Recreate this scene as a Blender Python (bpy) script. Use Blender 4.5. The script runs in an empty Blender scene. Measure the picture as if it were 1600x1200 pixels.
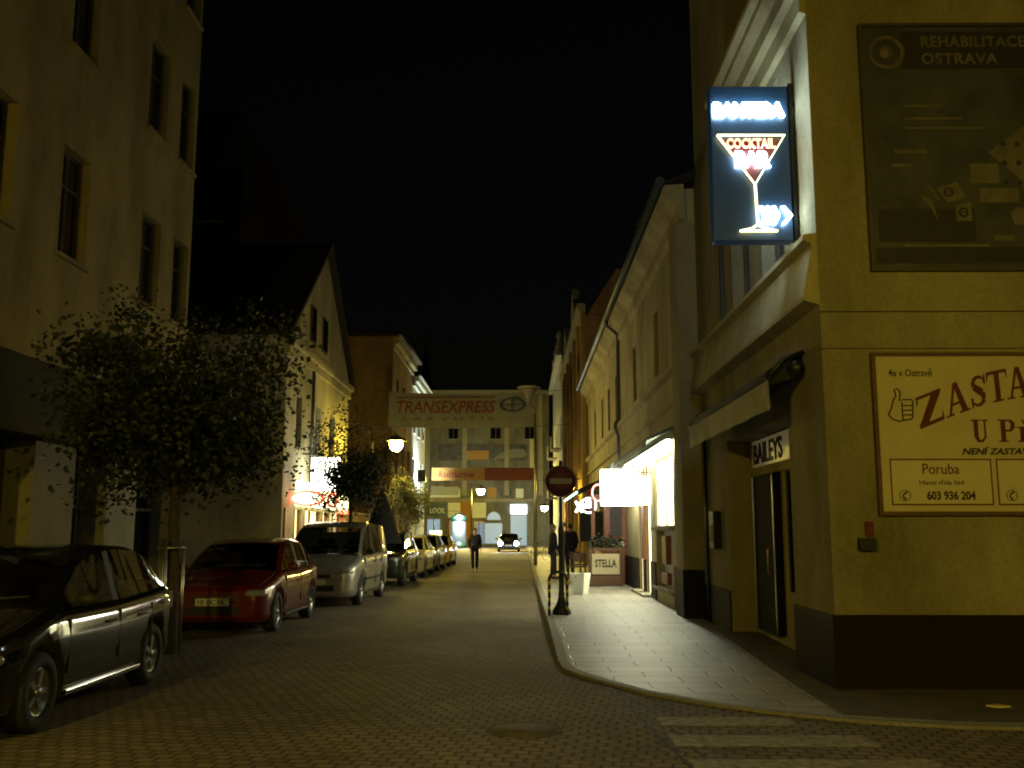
import bpy, bmesh, math, random
from mathutils import Vector, Matrix
R = math.radians
C = bpy.context.scene.collection
sc = bpy.context.scene
random.seed(7)

# ------------------------------------------------------------------ materials
MATS = {}
def _nt(name):
    m = bpy.data.materials.new(name); m.use_nodes = True
    nt = m.node_tree; b = nt.nodes['Principled BSDF']
    MATS[name] = m
    return m, nt, b

def mat(name, col, rough=.7, metal=0, var=.25, scale=6, bump=.15, bscale=60, coat=0, spec=None):
    m, nt, b = _nt(name)
    b.inputs['Roughness'].default_value = rough
    b.inputs['Metallic'].default_value = metal
    if coat: b.inputs['Coat Weight'].default_value = coat; b.inputs['Coat Roughness'].default_value = .04
    if spec is not None: b.inputs['Specular IOR Level'].default_value = spec
    tc = nt.nodes.new('ShaderNodeTexCoord')
    n = nt.nodes.new('ShaderNodeTexNoise'); n.inputs['Scale'].default_value = scale; n.inputs['Detail'].default_value = 6
    nt.links.new(tc.outputs['Object'], n.inputs['Vector'])
    r = nt.nodes.new('ShaderNodeValToRGB')
    r.color_ramp.elements[0].position = .3; r.color_ramp.elements[1].position = .7
    lo = [c * (1 - var) for c in col]; hi = [min(1, c * (1 + var)) for c in col]
    r.color_ramp.elements[0].color = (*lo, 1); r.color_ramp.elements[1].color = (*hi, 1)
    nt.links.new(n.outputs['Fac'], r.inputs['Fac'])
    nt.links.new(r.outputs['Color'], b.inputs['Base Color'])
    if bump:
        n2 = nt.nodes.new('ShaderNodeTexNoise'); n2.inputs['Scale'].default_value = bscale; n2.inputs['Detail'].default_value = 4
        nt.links.new(tc.outputs['Object'], n2.inputs['Vector'])
        bp = nt.nodes.new('ShaderNodeBump'); bp.inputs['Strength'].default_value = bump; bp.inputs['Distance'].default_value = .02
        nt.links.new(n2.outputs['Fac'], bp.inputs['Height']); nt.links.new(bp.outputs['Normal'], b.inputs['Normal'])
    return m

def emit(name, col, strength, base=(.5, .5, .5)):
    m, nt, b = _nt(name)
    b.inputs['Base Color'].default_value = (*base, 1)
    b.inputs['Roughness'].default_value = .4
    b.inputs['Emission Color'].default_value = (*col, 1)
    b.inputs['Emission Strength'].default_value = strength
    return m

def plaster(name, col, stain=.5, rough=.9):
    """painted render with soft weathering blotches and fine grain"""
    m, nt, b = _nt(name)
    b.inputs['Roughness'].default_value = rough
    b.inputs['Specular IOR Level'].default_value = .12
    tc = nt.nodes.new('ShaderNodeTexCoord')
    mp = nt.nodes.new('ShaderNodeMapping'); mp.inputs['Scale'].default_value = (1, 1, .35)
    nt.links.new(tc.outputs['Object'], mp.inputs['Vector'])
    n1 = nt.nodes.new('ShaderNodeTexNoise'); n1.inputs['Scale'].default_value = .9; n1.inputs['Detail'].default_value = 8; n1.inputs['Roughness'].default_value = .65
    nt.links.new(mp.outputs['Vector'], n1.inputs['Vector'])
    n2 = nt.nodes.new('ShaderNodeTexNoise'); n2.inputs['Scale'].default_value = 28; n2.inputs['Detail'].default_value = 5
    nt.links.new(tc.outputs['Object'], n2.inputs['Vector'])
    r = nt.nodes.new('ShaderNodeValToRGB')
    r.color_ramp.elements[0].position = .32; r.color_ramp.elements[1].position = .62
    r.color_ramp.elements[0].color = (*[c * (1 - stain) for c in col], 1); r.color_ramp.elements[1].color = (*col, 1)
    nt.links.new(n1.outputs['Fac'], r.inputs['Fac'])
    mx = nt.nodes.new('ShaderNodeMix'); mx.data_type = 'RGBA'; mx.blend_type = 'MULTIPLY'; mx.inputs['Factor'].default_value = .45
    nt.links.new(r.outputs['Color'], mx.inputs['A']); nt.links.new(n2.outputs['Fac'], mx.inputs['B'])
    nt.links.new(mx.outputs['Result'], b.inputs['Base Color'])
    bp = nt.nodes.new('ShaderNodeBump'); bp.inputs['Strength'].default_value = .35; bp.inputs['Distance'].default_value = .012
    nt.links.new(n2.outputs['Fac'], bp.inputs['Height']); nt.links.new(bp.outputs['Normal'], b.inputs['Normal'])
    return m

def paving(name, c1, c2, mortar, bw, bh, rot=0, rough=.6, bump=.6, msize=.01, sq=False):
    m, nt, b = _nt(name)
    tc = nt.nodes.new('ShaderNodeTexCoord')
    mp = nt.nodes.new('ShaderNodeMapping'); mp.inputs['Rotation'].default_value = (0, 0, rot)
    nt.links.new(tc.outputs['Object'], mp.inputs['Vector'])
    nz = nt.nodes.new('ShaderNodeTexNoise'); nz.inputs['Scale'].default_value = 1.1; nz.inputs['Detail'].default_value = 3
    nt.links.new(mp.outputs['Vector'], nz.inputs['Vector'])
    ad = nt.nodes.new('ShaderNodeMix'); ad.data_type = 'VECTOR'; ad.inputs['Factor'].default_value = .13
    nt.links.new(mp.outputs['Vector'], ad.inputs['A']); nt.links.new(nz.outputs['Color'], ad.inputs['B'])
    br = nt.nodes.new('ShaderNodeTexBrick')
    br.inputs['Scale'].default_value = 1; br.inputs['Brick Width'].default_value = bw; br.inputs['Row Height'].default_value = bh
    br.inputs['Mortar Size'].default_value = msize; br.inputs['Mortar Smooth'].default_value = .6
    br.inputs['Color1'].default_value = (*c1, 1); br.inputs['Color2'].default_value = (*c2, 1); br.inputs['Mortar'].default_value = (*mortar, 1)
    nt.links.new(ad.outputs['Result'], br.inputs['Vector'])
    n1 = nt.nodes.new('ShaderNodeTexNoise'); n1.inputs['Scale'].default_value = .5; n1.inputs['Detail'].default_value = 8
    nt.links.new(tc.outputs['Object'], n1.inputs['Vector'])
    r = nt.nodes.new('ShaderNodeValToRGB'); r.color_ramp.elements[0].position = .3; r.color_ramp.elements[1].position = .7
    r.color_ramp.elements[0].color = (.55, .53, .5, 1); r.color_ramp.elements[1].color = (1, 1, 1, 1)
    nt.links.new(n1.outputs['Fac'], r.inputs['Fac'])
    mx = nt.nodes.new('ShaderNodeMix'); mx.data_type = 'RGBA'; mx.blend_type = 'MULTIPLY'; mx.inputs['Factor'].default_value = 1
    nt.links.new(br.outputs['Color'], mx.inputs['A']); nt.links.new(r.outputs['Color'], mx.inputs['B'])
    nt.links.new(mx.outputs['Result'], b.inputs['Base Color'])
    n3 = nt.nodes.new('ShaderNodeTexNoise'); n3.inputs['Scale'].default_value = 45; n3.inputs['Detail'].default_value = 5
    nt.links.new(tc.outputs['Object'], n3.inputs['Vector'])
    sm = nt.nodes.new('ShaderNodeMath'); sm.operation = 'MULTIPLY_ADD'; sm.inputs[1].default_value = .35
    inv = nt.nodes.new('ShaderNodeMath'); inv.operation = 'SUBTRACT'; inv.inputs[0].default_value = 1
    nt.links.new(br.outputs['Fac'], inv.inputs[1])
    nt.links.new(n3.outputs['Fac'], sm.inputs[0]); nt.links.new(inv.outputs[0], sm.inputs[2])
    bp = nt.nodes.new('ShaderNodeBump'); bp.inputs['Strength'].default_value = bump; bp.inputs['Distance'].default_value = .02
    nt.links.new(sm.outputs[0], bp.inputs['Height']); nt.links.new(bp.outputs['Normal'], b.inputs['Normal'])
    b.inputs['Roughness'].default_value = rough
    b.inputs['Specular IOR Level'].default_value = .25 if rough > .7 else .5
    return m

def glass_see(name, tint, k=.12):
    m, nt, b = _nt(name)
    nt.nodes.remove(b)
    out = nt.nodes['Material Output']
    tr = nt.nodes.new('ShaderNodeBsdfTransparent'); tr.inputs['Color'].default_value = (*tint, 1)
    gl = nt.nodes.new('ShaderNodeBsdfGlossy'); gl.inputs['Roughness'].default_value = .02
    fr = nt.nodes.new('ShaderNodeFresnel'); fr.inputs['IOR'].default_value = 1.5
    mx = nt.nodes.new('ShaderNodeMixShader')
    nt.links.new(fr.outputs[0], mx.inputs[0]); nt.links.new(tr.outputs[0], mx.inputs[1]); nt.links.new(gl.outputs[0], mx.inputs[2])
    nt.links.new(mx.outputs[0], out.inputs['Surface'])
    return m

SOD = (1.0, .755, .095)
P = {}
P['cream'] = plaster('cream_plaster', (.40, .35, .22))
P['lampcream'] = plaster('lamp_tinted_plaster', (.34, .27, .12))  # yellow of the lamplight tinted into the plaster colour
P['cream2'] = plaster('pale_cream_plaster', (.58, .51, .30))
P['gable'] = plaster('gable_plaster', (.62, .56, .38))
P['ochre'] = plaster('ochre_plaster', (.40, .26, .12))
P['greypl'] = plaster('grey_plaster', (.23, .225, .18))
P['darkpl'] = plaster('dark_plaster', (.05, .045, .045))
P['whitepl'] = plaster('white_plaster', (.62, .64, .58), .15)
P['pinkpl'] = plaster('dusky_plaster', (.36, .22, .14))
P['plinth'] = plaster('plinth_paint', (.020, .015, .014), .3, .7)
P['stone'] = plaster('trim_stone', (.38, .35, .26), .25)
P['road'] = paving('road_setts', (.25, .20, .135), (.165, .135, .095), (.075, .062, .048), .13, .105, R(8), .85, 1.0, .014)
P['pave'] = paving('pavement_slabs', (.46, .43, .36), (.36, .34, .29), (.10, .09, .08), .62, .31, 0, .50, .35, .013)
P['kerb'] = mat('kerb_granite', (.20, .185, .15), .75, scale=30, bump=.4)
P['asph'] = mat('ground_asphalt', (.05, .048, .045), .85, scale=3, bump=.3)
P['iron'] = mat('worn_iron_cover', (.10, .085, .06), .85, var=.4, scale=20, bump=.6, bscale=40, spec=.15)
P['shade_rim'] = mat('shade_and_rim_asphalt', (.085, .07, .055), .9, var=.4, scale=2.5, bump=.5, bscale=80)  # manhole rim colour, reused as painted shade on the pavement
P['paint'] = mat('worn_road_paint', (.21, .19, .14), .8, var=.55, scale=14, bump=.5)
P['metal'] = mat('dark_painted_steel', (.02, .022, .02), .38, .3, bump=.05)
P['steel'] = mat('galvanised_steel', (.45, .44, .40), .35, .9, bump=.05)
P['black'] = mat('black_plastic', (.010, .010, .010), .65, bump=.05)
P['wood'] = mat('brown_wood', (.10, .045, .022), .55, scale=14, bump=.3)
P['doorblack'] = mat('black_door', (.012, .010, .010), .8, bump=.1, spec=.08)
P['redwood'] = mat('red_stained_wood', (.17, .05, .025), .5, scale=14, bump=.3)
P['roof'] = mat('dark_roof_tiles', (.018, .014, .012), .85, scale=10, bump=.5, bscale=14)
P['frame'] = mat('brown_window_frame', (.06, .045, .035), .5, bump=.05)
P['wframe'] = mat('white_window_frame', (.55, .54, .48), .5, bump=.05)
P['pane'] = mat('dark_window_glass', (.006, .006, .008), .05, bump=0, var=.1, spec=.7)
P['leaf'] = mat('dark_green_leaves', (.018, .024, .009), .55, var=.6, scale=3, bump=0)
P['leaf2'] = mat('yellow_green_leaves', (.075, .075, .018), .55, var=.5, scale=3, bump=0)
P['bark'] = mat('tree_bark', (.05, .038, .028), .9, scale=20, bump=.8, bscale=30)
P['zinc'] = mat('zinc_gutter', (.10, .11, .11), .45, .6, bump=.05)
P['glass'] = glass_see('car_glass', (.42, .42, .42))
P['shopglass'] = glass_see('shop_glass', (.75, .75, .75))
P['tyre'] = mat('tyre_rubber', (.012, .012, .012), .8, bump=.2)
P['rim'] = mat('wheel_alloy', (.35, .35, .33), .3, .9, bump=0)
P['chrome'] = mat('chrome_trim', (.6, .6, .6), .12, 1, bump=0, var=.02)
P['lens'] = mat('headlight_lens', (.30, .31, .32), .08, .35, bump=0, spec=.8)
P['plate'] = mat('number_plate_white', (.55, .55, .48), .4, bump=0, var=.05)
P['seat'] = mat('car_seat_cloth', (.02, .02, .022), .9, bump=.2)
P['red_paint'] = mat('red_car_paint', (.11, .006, .005), .28, .1, bump=0, var=.06, coat=1)
P['black_paint'] = mat('black_car_paint', (.006, .006, .007), .12, 0, bump=0, var=.05, coat=1, spec=.7)
P['silver_paint'] = mat('silver_car_paint', (.40, .39, .35), .32, .55, bump=0, var=.05, coat=1)
P['green_paint'] = mat('dark_green_car_paint', (.018, .028, .022), .2, .2, bump=0, var=.05, coat=1)
P['white_paint'] = mat('lamp_tinted_car_paint', (.58, .49, .24), .3, 0, bump=0, var=.03, coat=1)  # pale car with the street lamps' yellow put into its paint
P['grey_paint'] = mat('grey_car_paint', (.20, .19, .17), .3, .4, bump=0, var=.03, coat=1)
P['yellow_paint'] = mat('yellow_car_paint', (.60, .36, .02), .3, 0, bump=0, var=.03, coat=1)
P['skin'] = mat('skin', (.42, .26, .18), .6, bump=0, var=.1)
P['navy'] = mat('navy_cloth', (.018, .022, .035), .85, bump=.3)
P['darkcloth'] = mat('black_cloth', (.012, .012, .014), .9, bump=.3)
P['greycloth'] = mat('charcoal_cloth', (.03, .03, .032), .9, bump=.3)
P['hair'] = mat('dark_hair', (.02, .013, .009), .6, bump=.4)
P['blondhair'] = mat('fair_hair', (.24, .15, .07), .6, bump=.4)
P['whiteshoe'] = mat('white_shoe', (.7, .7, .66), .6, bump=.1)
P['darkshoe'] = mat('black_shoe', (.015, .015, .015), .5, bump=.1)
P['vinyl'] = mat('cream_vinyl_sheet', (.50, .43, .26), .6, var=.08, scale=3, bump=.1, bscale=4)
P['vinyl2'] = mat('pale_cream_vinyl', (.56, .49, .30), .6, var=.05, bump=0)
P['ink'] = mat('dark_ink', (.028, .02, .018), .7, bump=0)
P['redink'] = mat('dark_red_ink', (.11, .012, .010), .7, bump=0)
P['bannercloth'] = mat('white_banner_cloth', (.17, .17, .15), .8, var=.1, scale=2, bump=.2, bscale=5)
P['bred'] = mat('banner_red_print', (.14, .02, .011), .8, bump=0)
P['bblue'] = mat('banner_blue_print', (.05, .06, .12), .8, bump=0)
P['poster'] = mat('dark_poster_print', (.048, .050, .060), .6, var=.5, scale=2.2, bump=.05)
P['posterdk'] = mat('poster_navy_print', (.020, .018, .022), .6, var=.2, bump=0)
P['posterlt'] = mat('poster_pale_print', (.13, .115, .085), .6, var=.3, scale=5, bump=0)
P['signred'] = mat('no_entry_red_face', (.085, .014, .012), .6, bump=0, var=.3)
P['signwhite'] = mat('no_entry_white_bar', (.16, .15, .13), .5, bump=0, var=.05)
P['signwhite2'] = mat('ivory_sign_face', (.66, .62, .48), .5, bump=0, var=.05)
P['yellow'] = mat('yellow_band_paint', (.55, .36, .02), .5, bump=0)
P['whitepot'] = mat('white_planter_plastic', (.75, .75, .72), .45, bump=.03, var=.05)
P['canvas'] = mat('cream_awning_canvas', (.30, .27, .17), .8, var=.1, bump=.2)
P['dkcanvas'] = mat('dark_canvas', (.012, .012, .013), .85, bump=.3)
P['greencanvas'] = mat('blue_grey_canvas', (.10, .13, .14), .8, bump=.2)
P['orange'] = plaster('orange_plaster', (.50, .26, .07), .2)
P['signgreen'] = mat('green_sign_face', (.02, .05, .035), .5, bump=0)
P['chalk'] = mat('blackboard', (.03, .022, .022), .7, var=.5, scale=12, bump=0)
P['redtxt'] = mat('red_orange_print', (.22, .03, .012), .7, bump=0)
P['ybanner'] = mat('yellow_banner_print', (.32, .18, .035), .7, bump=0, var=.1)
P['rbanner'] = mat('red_banner_print', (.17, .036, .010), .7, bump=0, var=.15)
P['panelwhite'] = mat('pale_panel', (.58, .62, .55), .5, bump=0, var=.1)
# lights
P['lamp'] = emit('sodium_globe', SOD, 430)
P['lamp_low'] = emit('low_globe', (1.0, .80, .25), 480)
P['e_strip'] = emit('canopy_strip_light', (.96, 1.0, .72), 92)
P['lamp_near'] = emit('sodium_lantern', SOD, 1480)
P['lamp_far'] = emit('sodium_globe_far', SOD, 3000)
P['lamp_white'] = emit('white_lamp', (.75, .98, 1.0), 1700)
P['e_white'] = emit('white_lightbox', (1.0, .95, .50), 4.5)
P['e_box'] = emit('bright_lightbox', (1.0, .99, .74), 15)
P['e_white2'] = emit('shop_window_glow', (1.0, .93, .48), 6)
P['e_letter'] = emit('cold_white_letters', (.70, .93, 1.0), 36)
P['e_panel'] = emit('blue_panel_glow', (.02, .13, .34), .055, (.012, .035, .075))  # weak panel glow added in place of bloom around the letters
P['e_neon'] = emit('warm_neon_tube', (1.0, .80, .36), 5.5)
P['e_cock'] = emit('red_orange_letters', (1.0, .42, .22), 3.2)
P['e_red'] = emit('red_neon', (1.0, .05, .03), 7)
P['e_leftbox'] = emit('left_shop_lightbox', (.97, 1.0, .80), 12)
P['e_warm'] = emit('warm_shop_window', (1.0, .72, .30), 3.0)
P['e_dimwarm'] = emit('dim_warm_window', (1.0, .60, .22), .18, (.05, .04, .03))
P['e_tube'] = emit('green_white_tube', (.55, 1.0, .80), 5)
P['e_ring'] = emit('round_sign_light', (1.0, 1.0, .96), 4.5)
P['e_head'] = emit('headlight_beam', (.80, .92, 1.0), 260)
P['e_taxi'] = emit('taxi_sign_glow', (1.0, .85, .35), 4)
P['e_cool'] = emit('cool_shop_window', (.50, .80, 1.0), .40, (.1, .1, .1))
P['e_coolbright'] = emit('bright_cool_window', (.85, .95, 1.0), 5)
P['e_dim'] = emit('faint_interior', (.8, .75, .5), .05, (.05, .05, .04))
P['e_floodw'] = emit('white_floodlight', (.86, 1.0, .94), 3600)
P['e_park'] = emit('parking_lamp', (1.0, .90, .62), 25)
P['e_transom'] = emit('added_transom_glow', (1.0, .82, .40), .05, (.5, .45, .3))  # faint glow added to lift the panel out of the awning's shade
P['e_green'] = emit('green_pilot_light', (.15, 1.0, .25), 2)

# ------------------------------------------------------------------ mesh builder
class MB:
    def __init__(s): s.v = []; s.f = []; s.sm = []
    def add(s, vs, fs, smooth=False):
        o = len(s.v); s.v += [Vector(v) for v in vs]
        for f in fs: s.f.append([i + o for i in f]); s.sm.append(smooth)
        return s
    def quad(s, a, b, c, d): return s.add([a, b, c, d], [(0, 1, 2, 3)])
    def box(s, x0, x1, y0, y1, z0, z1):
        x0, x1 = min(x0, x1), max(x0, x1); y0, y1 = min(y0, y1), max(y0, y1); z0, z1 = min(z0, z1), max(z0, z1)
        v = [(x0,y0,z0),(x1,y0,z0),(x1,y1,z0),(x0,y1,z0),(x0,y0,z1),(x1,y0,z1),(x1,y1,z1),(x0,y1,z1)]
        return s.add(v, [(0,3,2,1),(4,5,6,7),(0,1,5,4),(1,2,6,5),(2,3,7,6),(3,0,4,7)])
    def obox(s, O, u, n, u0, u1, n0, n1, z0, z1):
        """box in a wall frame: u along the wall, n outward"""
        O = Vector(O); u = Vector(u); n = Vector(n)
        v = []
        for z in (z0, z1):
            for a, b in ((u0, n0), (u1, n0), (u1, n1), (u0, n1)):
                p = O + u * a + n * b; v.append((p.x, p.y, z))
        return s.add(v, [(0,3,2,1),(4,5,6,7),(0,1,5,4),(1,2,6,5),(2,3,7,6),(3,0,4,7)])
    def tube(s, pts, r, n=8, cap=True, smooth=True):
        pts = [Vector(p) for p in pts]; N = len(pts)
        rr = r if isinstance(r, (list, tuple)) else [r] * N
        vs = []; prev = None
        for i, p in enumerate(pts):
            d = (pts[min(i + 1, N - 1)] - pts[max(i - 1, 0)])
            d = d.normalized() if d.length > 1e-9 else Vector((0, 0, 1))
            if prev is None:
                a = d.orthogonal().normalized()
            else:
                a = prev - d * prev.dot(d)
                a = a.normalized() if a.length > 1e-6 else d.orthogonal().normalized()
            prev = a; b = d.cross(a)
            for k in range(n):
                t = 2 * math.pi * k / n
                vs.append(p + (a * math.cos(t) + b * math.sin(t)) * rr[i])
        fs = []
        for i in range(N - 1):
            for k in range(n):
                k2 = (k + 1) % n
                fs.append((i*n+k, i*n+k2, (i+1)*n+k2, (i+1)*n+k))
        s.add(vs, fs, smooth)
        if cap:
            o = len(s.v) - len(vs)
            s.f.append([o + k for k in range(n)][::-1]); s.sm.append(False)
            s.f.append([o + (N-1)*n + k for k in range(n)]); s.sm.append(False)
        return s
    def cyl(s, p0, p1, r0, r1=None, n=16): return s.tube([p0, p1], [r0, r0 if r1 is None else r1], n)
    def lathe(s, prof, c=(0, 0, 0), n=20, axis='z', smooth=True):
        c = Vector(c); vs = []
        for r, h in prof:
            for k in range(n):
                t = 2 * math.pi * k / n
                a, b = r * math.cos(t), r * math.sin(t)
                vs.append(c + Vector({'z': (a, b, h), 'x': (h, a, b), 'y': (a, h, b)}[axis]))
        fs = []
        for i in range(len(prof) - 1):
            for k in range(n):
                k2 = (k + 1) % n
                fs.append((i*n+k, i*n+k2, (i+1)*n+k2, (i+1)*n+k))
        s.add(vs, fs, smooth)
        o = len(s.v) - len(vs)
        if tuple(prof[0]) == tuple(prof[-1]): return s
        if prof[0][0] > 1e-6: s.f.append([o + k for k in range(n)][::-1]); s.sm.append(False)
        if prof[-1][0] > 1e-6: s.f.append([o + (len(prof)-1)*n + k for k in range(n)]); s.sm.append(False)
        return s
    def ball(s, c, r, sx=1, sy=1, sz=1, n=14, m=9):
        vs = []; fs = []; c = Vector(c)
        for i in range(m + 1):
            p = math.pi * i / m
            for k in range(n):
                t = 2 * math.pi * k / n
                vs.append(c + Vector((r*sx*math.sin(p)*math.cos(t), r*sy*math.sin(p)*math.sin(t), r*sz*math.cos(p))))
        for i in range(m):
            for k in range(n):
                k2 = (k + 1) % n
                fs.append((i*n+k, (i+1)*n+k, (i+1)*n+k2, i*n+k2))
        return s.add(vs, fs, True)
    def prism(s, pts, w):
        """polygon (list of 3D points) extruded by vector w"""
        w = Vector(w); n = len(pts); p = [Vector(q) for q in pts]
        s.add(p + [q + w for q in p], [tuple(range(n))[::-1], tuple(range(n, 2*n))] + [(i, (i+1) % n, n + (i+1) % n, n + i) for i in range(n)])
        return s
    def xform(s, M):
        s.v = [M @ v for v in s.v]; return s
    def build(s, name, m, parent=None, bevel=0, world=True):
        off = Vector((0, 0, 0))
        if parent is not None and world: off = gloc(parent)
        me = bpy.data.meshes.new(name)
        me.from_pydata([tuple(v - off) for v in s.v], [], s.f)
        me.polygons.foreach_set('use_smooth', s.sm)
        bm = bmesh.new(); bm.from_mesh(me)
        bmesh.ops.remove_doubles(bm, verts=bm.verts, dist=1e-5)
        bmesh.ops.recalc_face_normals(bm, faces=bm.faces)
        bm.to_mesh(me); bm.free()
        for mm in (m if isinstance(m, (list, tuple)) else [m]): me.materials.append(mm)
        o = bpy.data.objects.new(name, me); C.objects.link(o)
        if parent is not None: o.parent = parent
        if bevel:
            b = o.modifiers.new('bevel', 'BEVEL'); b.width = bevel; b.segments = 2; b.limit_method = 'ANGLE'
        return o

def gloc(o):
    l = Vector((0, 0, 0))
    while o is not None: l += o.location; o = o.parent
    return l

def tag(o, label, cat, group=None):
    o['label'] = label; o['category'] = cat
    if group: o['group'] = group
    return o
def thing(name, label, cat, loc=(0, 0, 0), rz=0, group=None):
    o = bpy.data.objects.new(name, None); C.objects.link(o); o.location = loc; o.rotation_euler = (0, 0, rz)
    return tag(o, label, cat, group)
def struct(o): o['kind'] = 'structure'; return o
def bake(o):
    bpy.context.view_layer.update()
    dg = bpy.context.evaluated_depsgraph_get()
    me = bpy.data.meshes.new_from_object(o.evaluated_get(dg), depsgraph=dg)
    o.modifiers.clear(); o.data = me
    return o

def glyphs(txt, size=1, bold=0, ext=.003, shear=0, align='CENTER', spacing=1):
    cu = bpy.data.curves.new('lettering', 'FONT'); cu.body = txt; cu.size = size; cu.offset = bold; cu.extrude = ext
    cu.shear = shear; cu.align_x = align; cu.align_y = 'CENTER'; cu.resolution_u = 3; cu.space_character = spacing
    o = bpy.data.objects.new('lettering_tmp', cu); C.objects.link(o)
    bpy.context.view_layer.update()
    dg = bpy.context.evaluated_depsgraph_get()
    me = bpy.data.meshes.new_from_object(o.evaluated_get(dg), depsgraph=dg)
    vs = [v.co.copy() for v in me.vertices]; fs = [tuple(p.vertices) for p in me.polygons]
    bpy.data.objects.remove(o); bpy.data.meshes.remove(me)
    return vs, fs
def put_text(mb, txt, O, u, v, width=None, height=None, **k):
    """text centred on O in the plane u (right), v (up); scaled to width/height"""
    vs, fs = glyphs(txt, **k)
    x0 = min(p.x for p in vs); x1 = max(p.x for p in vs); y0 = min(p.y for p in vs); y1 = max(p.y for p in vs)
    sx = width / (x1 - x0) if width else 1; sy = height / (y1 - y0) if height else sx
    if not width: sx = sy
    O = Vector(O); u = Vector(u); v = Vector(v); n = u.cross(v)
    mb.add([O + u * ((p.x - (x0+x1)/2) * sx) + v * ((p.y - (y0+y1)/2) * sy) + n * p.z for p in vs], fs)

# ------------------------------------------------------------------ facade helpers
def facade(mb, O, u, n, W, z0, z1, holes, depth=.22, thick=.5, uneven=None):
    O = Vector(O); u = Vector(u); n = Vector(n)
    us = sorted({0, W} | {h[0] for h in holes} | {h[1] for h in holes})
    zs = sorted({z0, z1} | {h[2] for h in holes} | {h[3] for h in holes})
    def pt(a, z, d=0): q = O + u * a - n * d; return (q.x, q.y, z)
    for i in range(len(us) - 1):
        for j in range(len(zs) - 1):
            a = (us[i] + us[i+1]) / 2; z = (zs[j] + zs[j+1]) / 2
            if any(h[0] < a < h[1] and h[2] < z < h[3] for h in holes): continue
            mb.quad(pt(us[i], zs[j]), pt(us[i+1], zs[j]), pt(us[i+1], zs[j+1]), pt(us[i], zs[j+1]))
    for a0, a1, b0, b1 in [h[:4] for h in holes]:
        mb.quad(pt(a0, b0), pt(a0, b1), pt(a0, b1, depth), pt(a0, b0, depth))
        mb.quad(pt(a1, b0), pt(a1, b1), pt(a1, b1, depth), pt(a1, b0, depth))
        mb.quad(pt(a0, b1), pt(a1, b1), pt(a1, b1, depth), pt(a0, b1, depth))
        mb.quad(pt(a0, b0), pt(a1, b0), pt(a1, b0, depth), pt(a0, b0, depth))
    mb.quad(pt(0, z1), pt(W, z1), pt(W, z1, thick), pt(0, z1, thick))

def window(parent, O, u, n, h, depth=.2, fm='frame', pm='pane', nv=1, nh=1, sill=True, fw=.06, sillm='stone'):
    a0, a1, b0, b1 = h[:4]
    m = MB(); d0, d1 = -depth + .002, -depth + .06
    m.obox(O, u, n, a0, a1, d0, d1, b0, b0 + fw).obox(O, u, n, a0, a1, d0, d1, b1 - fw, b1)
    m.obox(O, u, n, a0, a0 + fw, d0, d1, b0 + fw, b1 - fw).obox(O, u, n, a1 - fw, a1, d0, d1, b0 + fw, b1 - fw)
    for k in range(nv):
        a = a0 + (a1 - a0) * (k + 1) / (nv + 1); m.obox(O, u, n, a - fw*.45, a + fw*.45, d0, d1 - .004, b0 + fw, b1 - fw)
    for k in range(nh):
        z = b0 + (b1 - b0) * (.68 if nh == 1 else (k + 1) / (nh + 1)); m.obox(O, u, n, a0 + fw, a1 - fw, d0, d1 - .008, z - fw*.45, z + fw*.45)
    w = m.build('window', P[fm], parent)
    g = MB(); g.obox(O, u, n, a0, a1, -depth - .03, -depth + .018, b0, b1); g.build('pane', P[pm], w)
    if sill:
        s = MB(); s.obox(O, u, n, a0 - .08, a1 + .08, -depth + .06, .07, b0 - .07, b0 - .003); s.build('sill', P[sillm], w)
    return w

# ------------------------------------------------------------------ ground, road, pavements
g = MB(); g.box(-300, 300, -300, 500, -1.0, -.012); struct(g.build('ground', P['asph']))
g = MB(); g.box(-45, 45, -40, 130, -.010, 0); struct(g.build('road', P['road']))
KB = [(.44, 125), (.44, 30), (.44, 14), (.44, 12.07), (.50, 11.5), (.65, 11.0), (.92, 10.5), (1.2, 9.95), (1.7, 9.35), (2.2, 8.92), (2.86, 8.52), (3.6, 8.3), (4.4, 8.2), (7, 8.15), (16, 8.15)]
def pz(y): return .10 if y > 15 else (.022 if y < 10.6 else .022 + .078 * (y - 10.6) / 4.4)
def strip(pts, d0, d1, z0, z1, name, m):
    """solid ribbon following pts, from offset d0 to d1 on its right side; z1 is a height or a function of y"""
    zf = z1 if callable(z1) else (lambda y: z1)
    def off(d):
        res = []
        for i, p in enumerate(pts):
            a = Vector(pts[max(0, i-1)]); b = Vector(pts[min(len(pts)-1, i+1)])
            t = (b - a).normalized(); res.append((p[0] - t.y * d, p[1] + t.x * d))
        return res
    A, B = off(d0), off(d1); mb = MB()
    for i in range(len(pts) - 1):
        a, b, c, d = A[i], A[i+1], B[i+1], B[i]
        za, zb = zf(a[1]), zf(b[1])
        mb.quad((*a, za), (*b, zb), (*c, zb), (*d, za)); mb.quad((*a, z0), (*b, z0), (*b, zb), (*a, za)); mb.quad((*d, z0), (*c, z0), (*c, zb), (*d, za))
    return struct(mb.build(name, m))
KB = [(.44, 125), (.44, 30), (.44, 15), (.44, 13.5), (.44, 12.2), (.47, 11.6), (.62, 11.15), (.92, 10.55), (1.2, 9.98), (1.7, 9.38), (2.2, 8.94), (2.86, 8.53), (3.6, 8.3), (4.4, 8.22), (7, 8.17), (16, 8.15)]
strip(KB, 0, .12, -.2, lambda y: pz(y) + .004, 'kerb', P['kerb'])
inner = [(x + .11, y) if i < 5 else (x + .08, y + .08) for i, (x, y) in enumerate(KB)]
g = MB()
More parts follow.
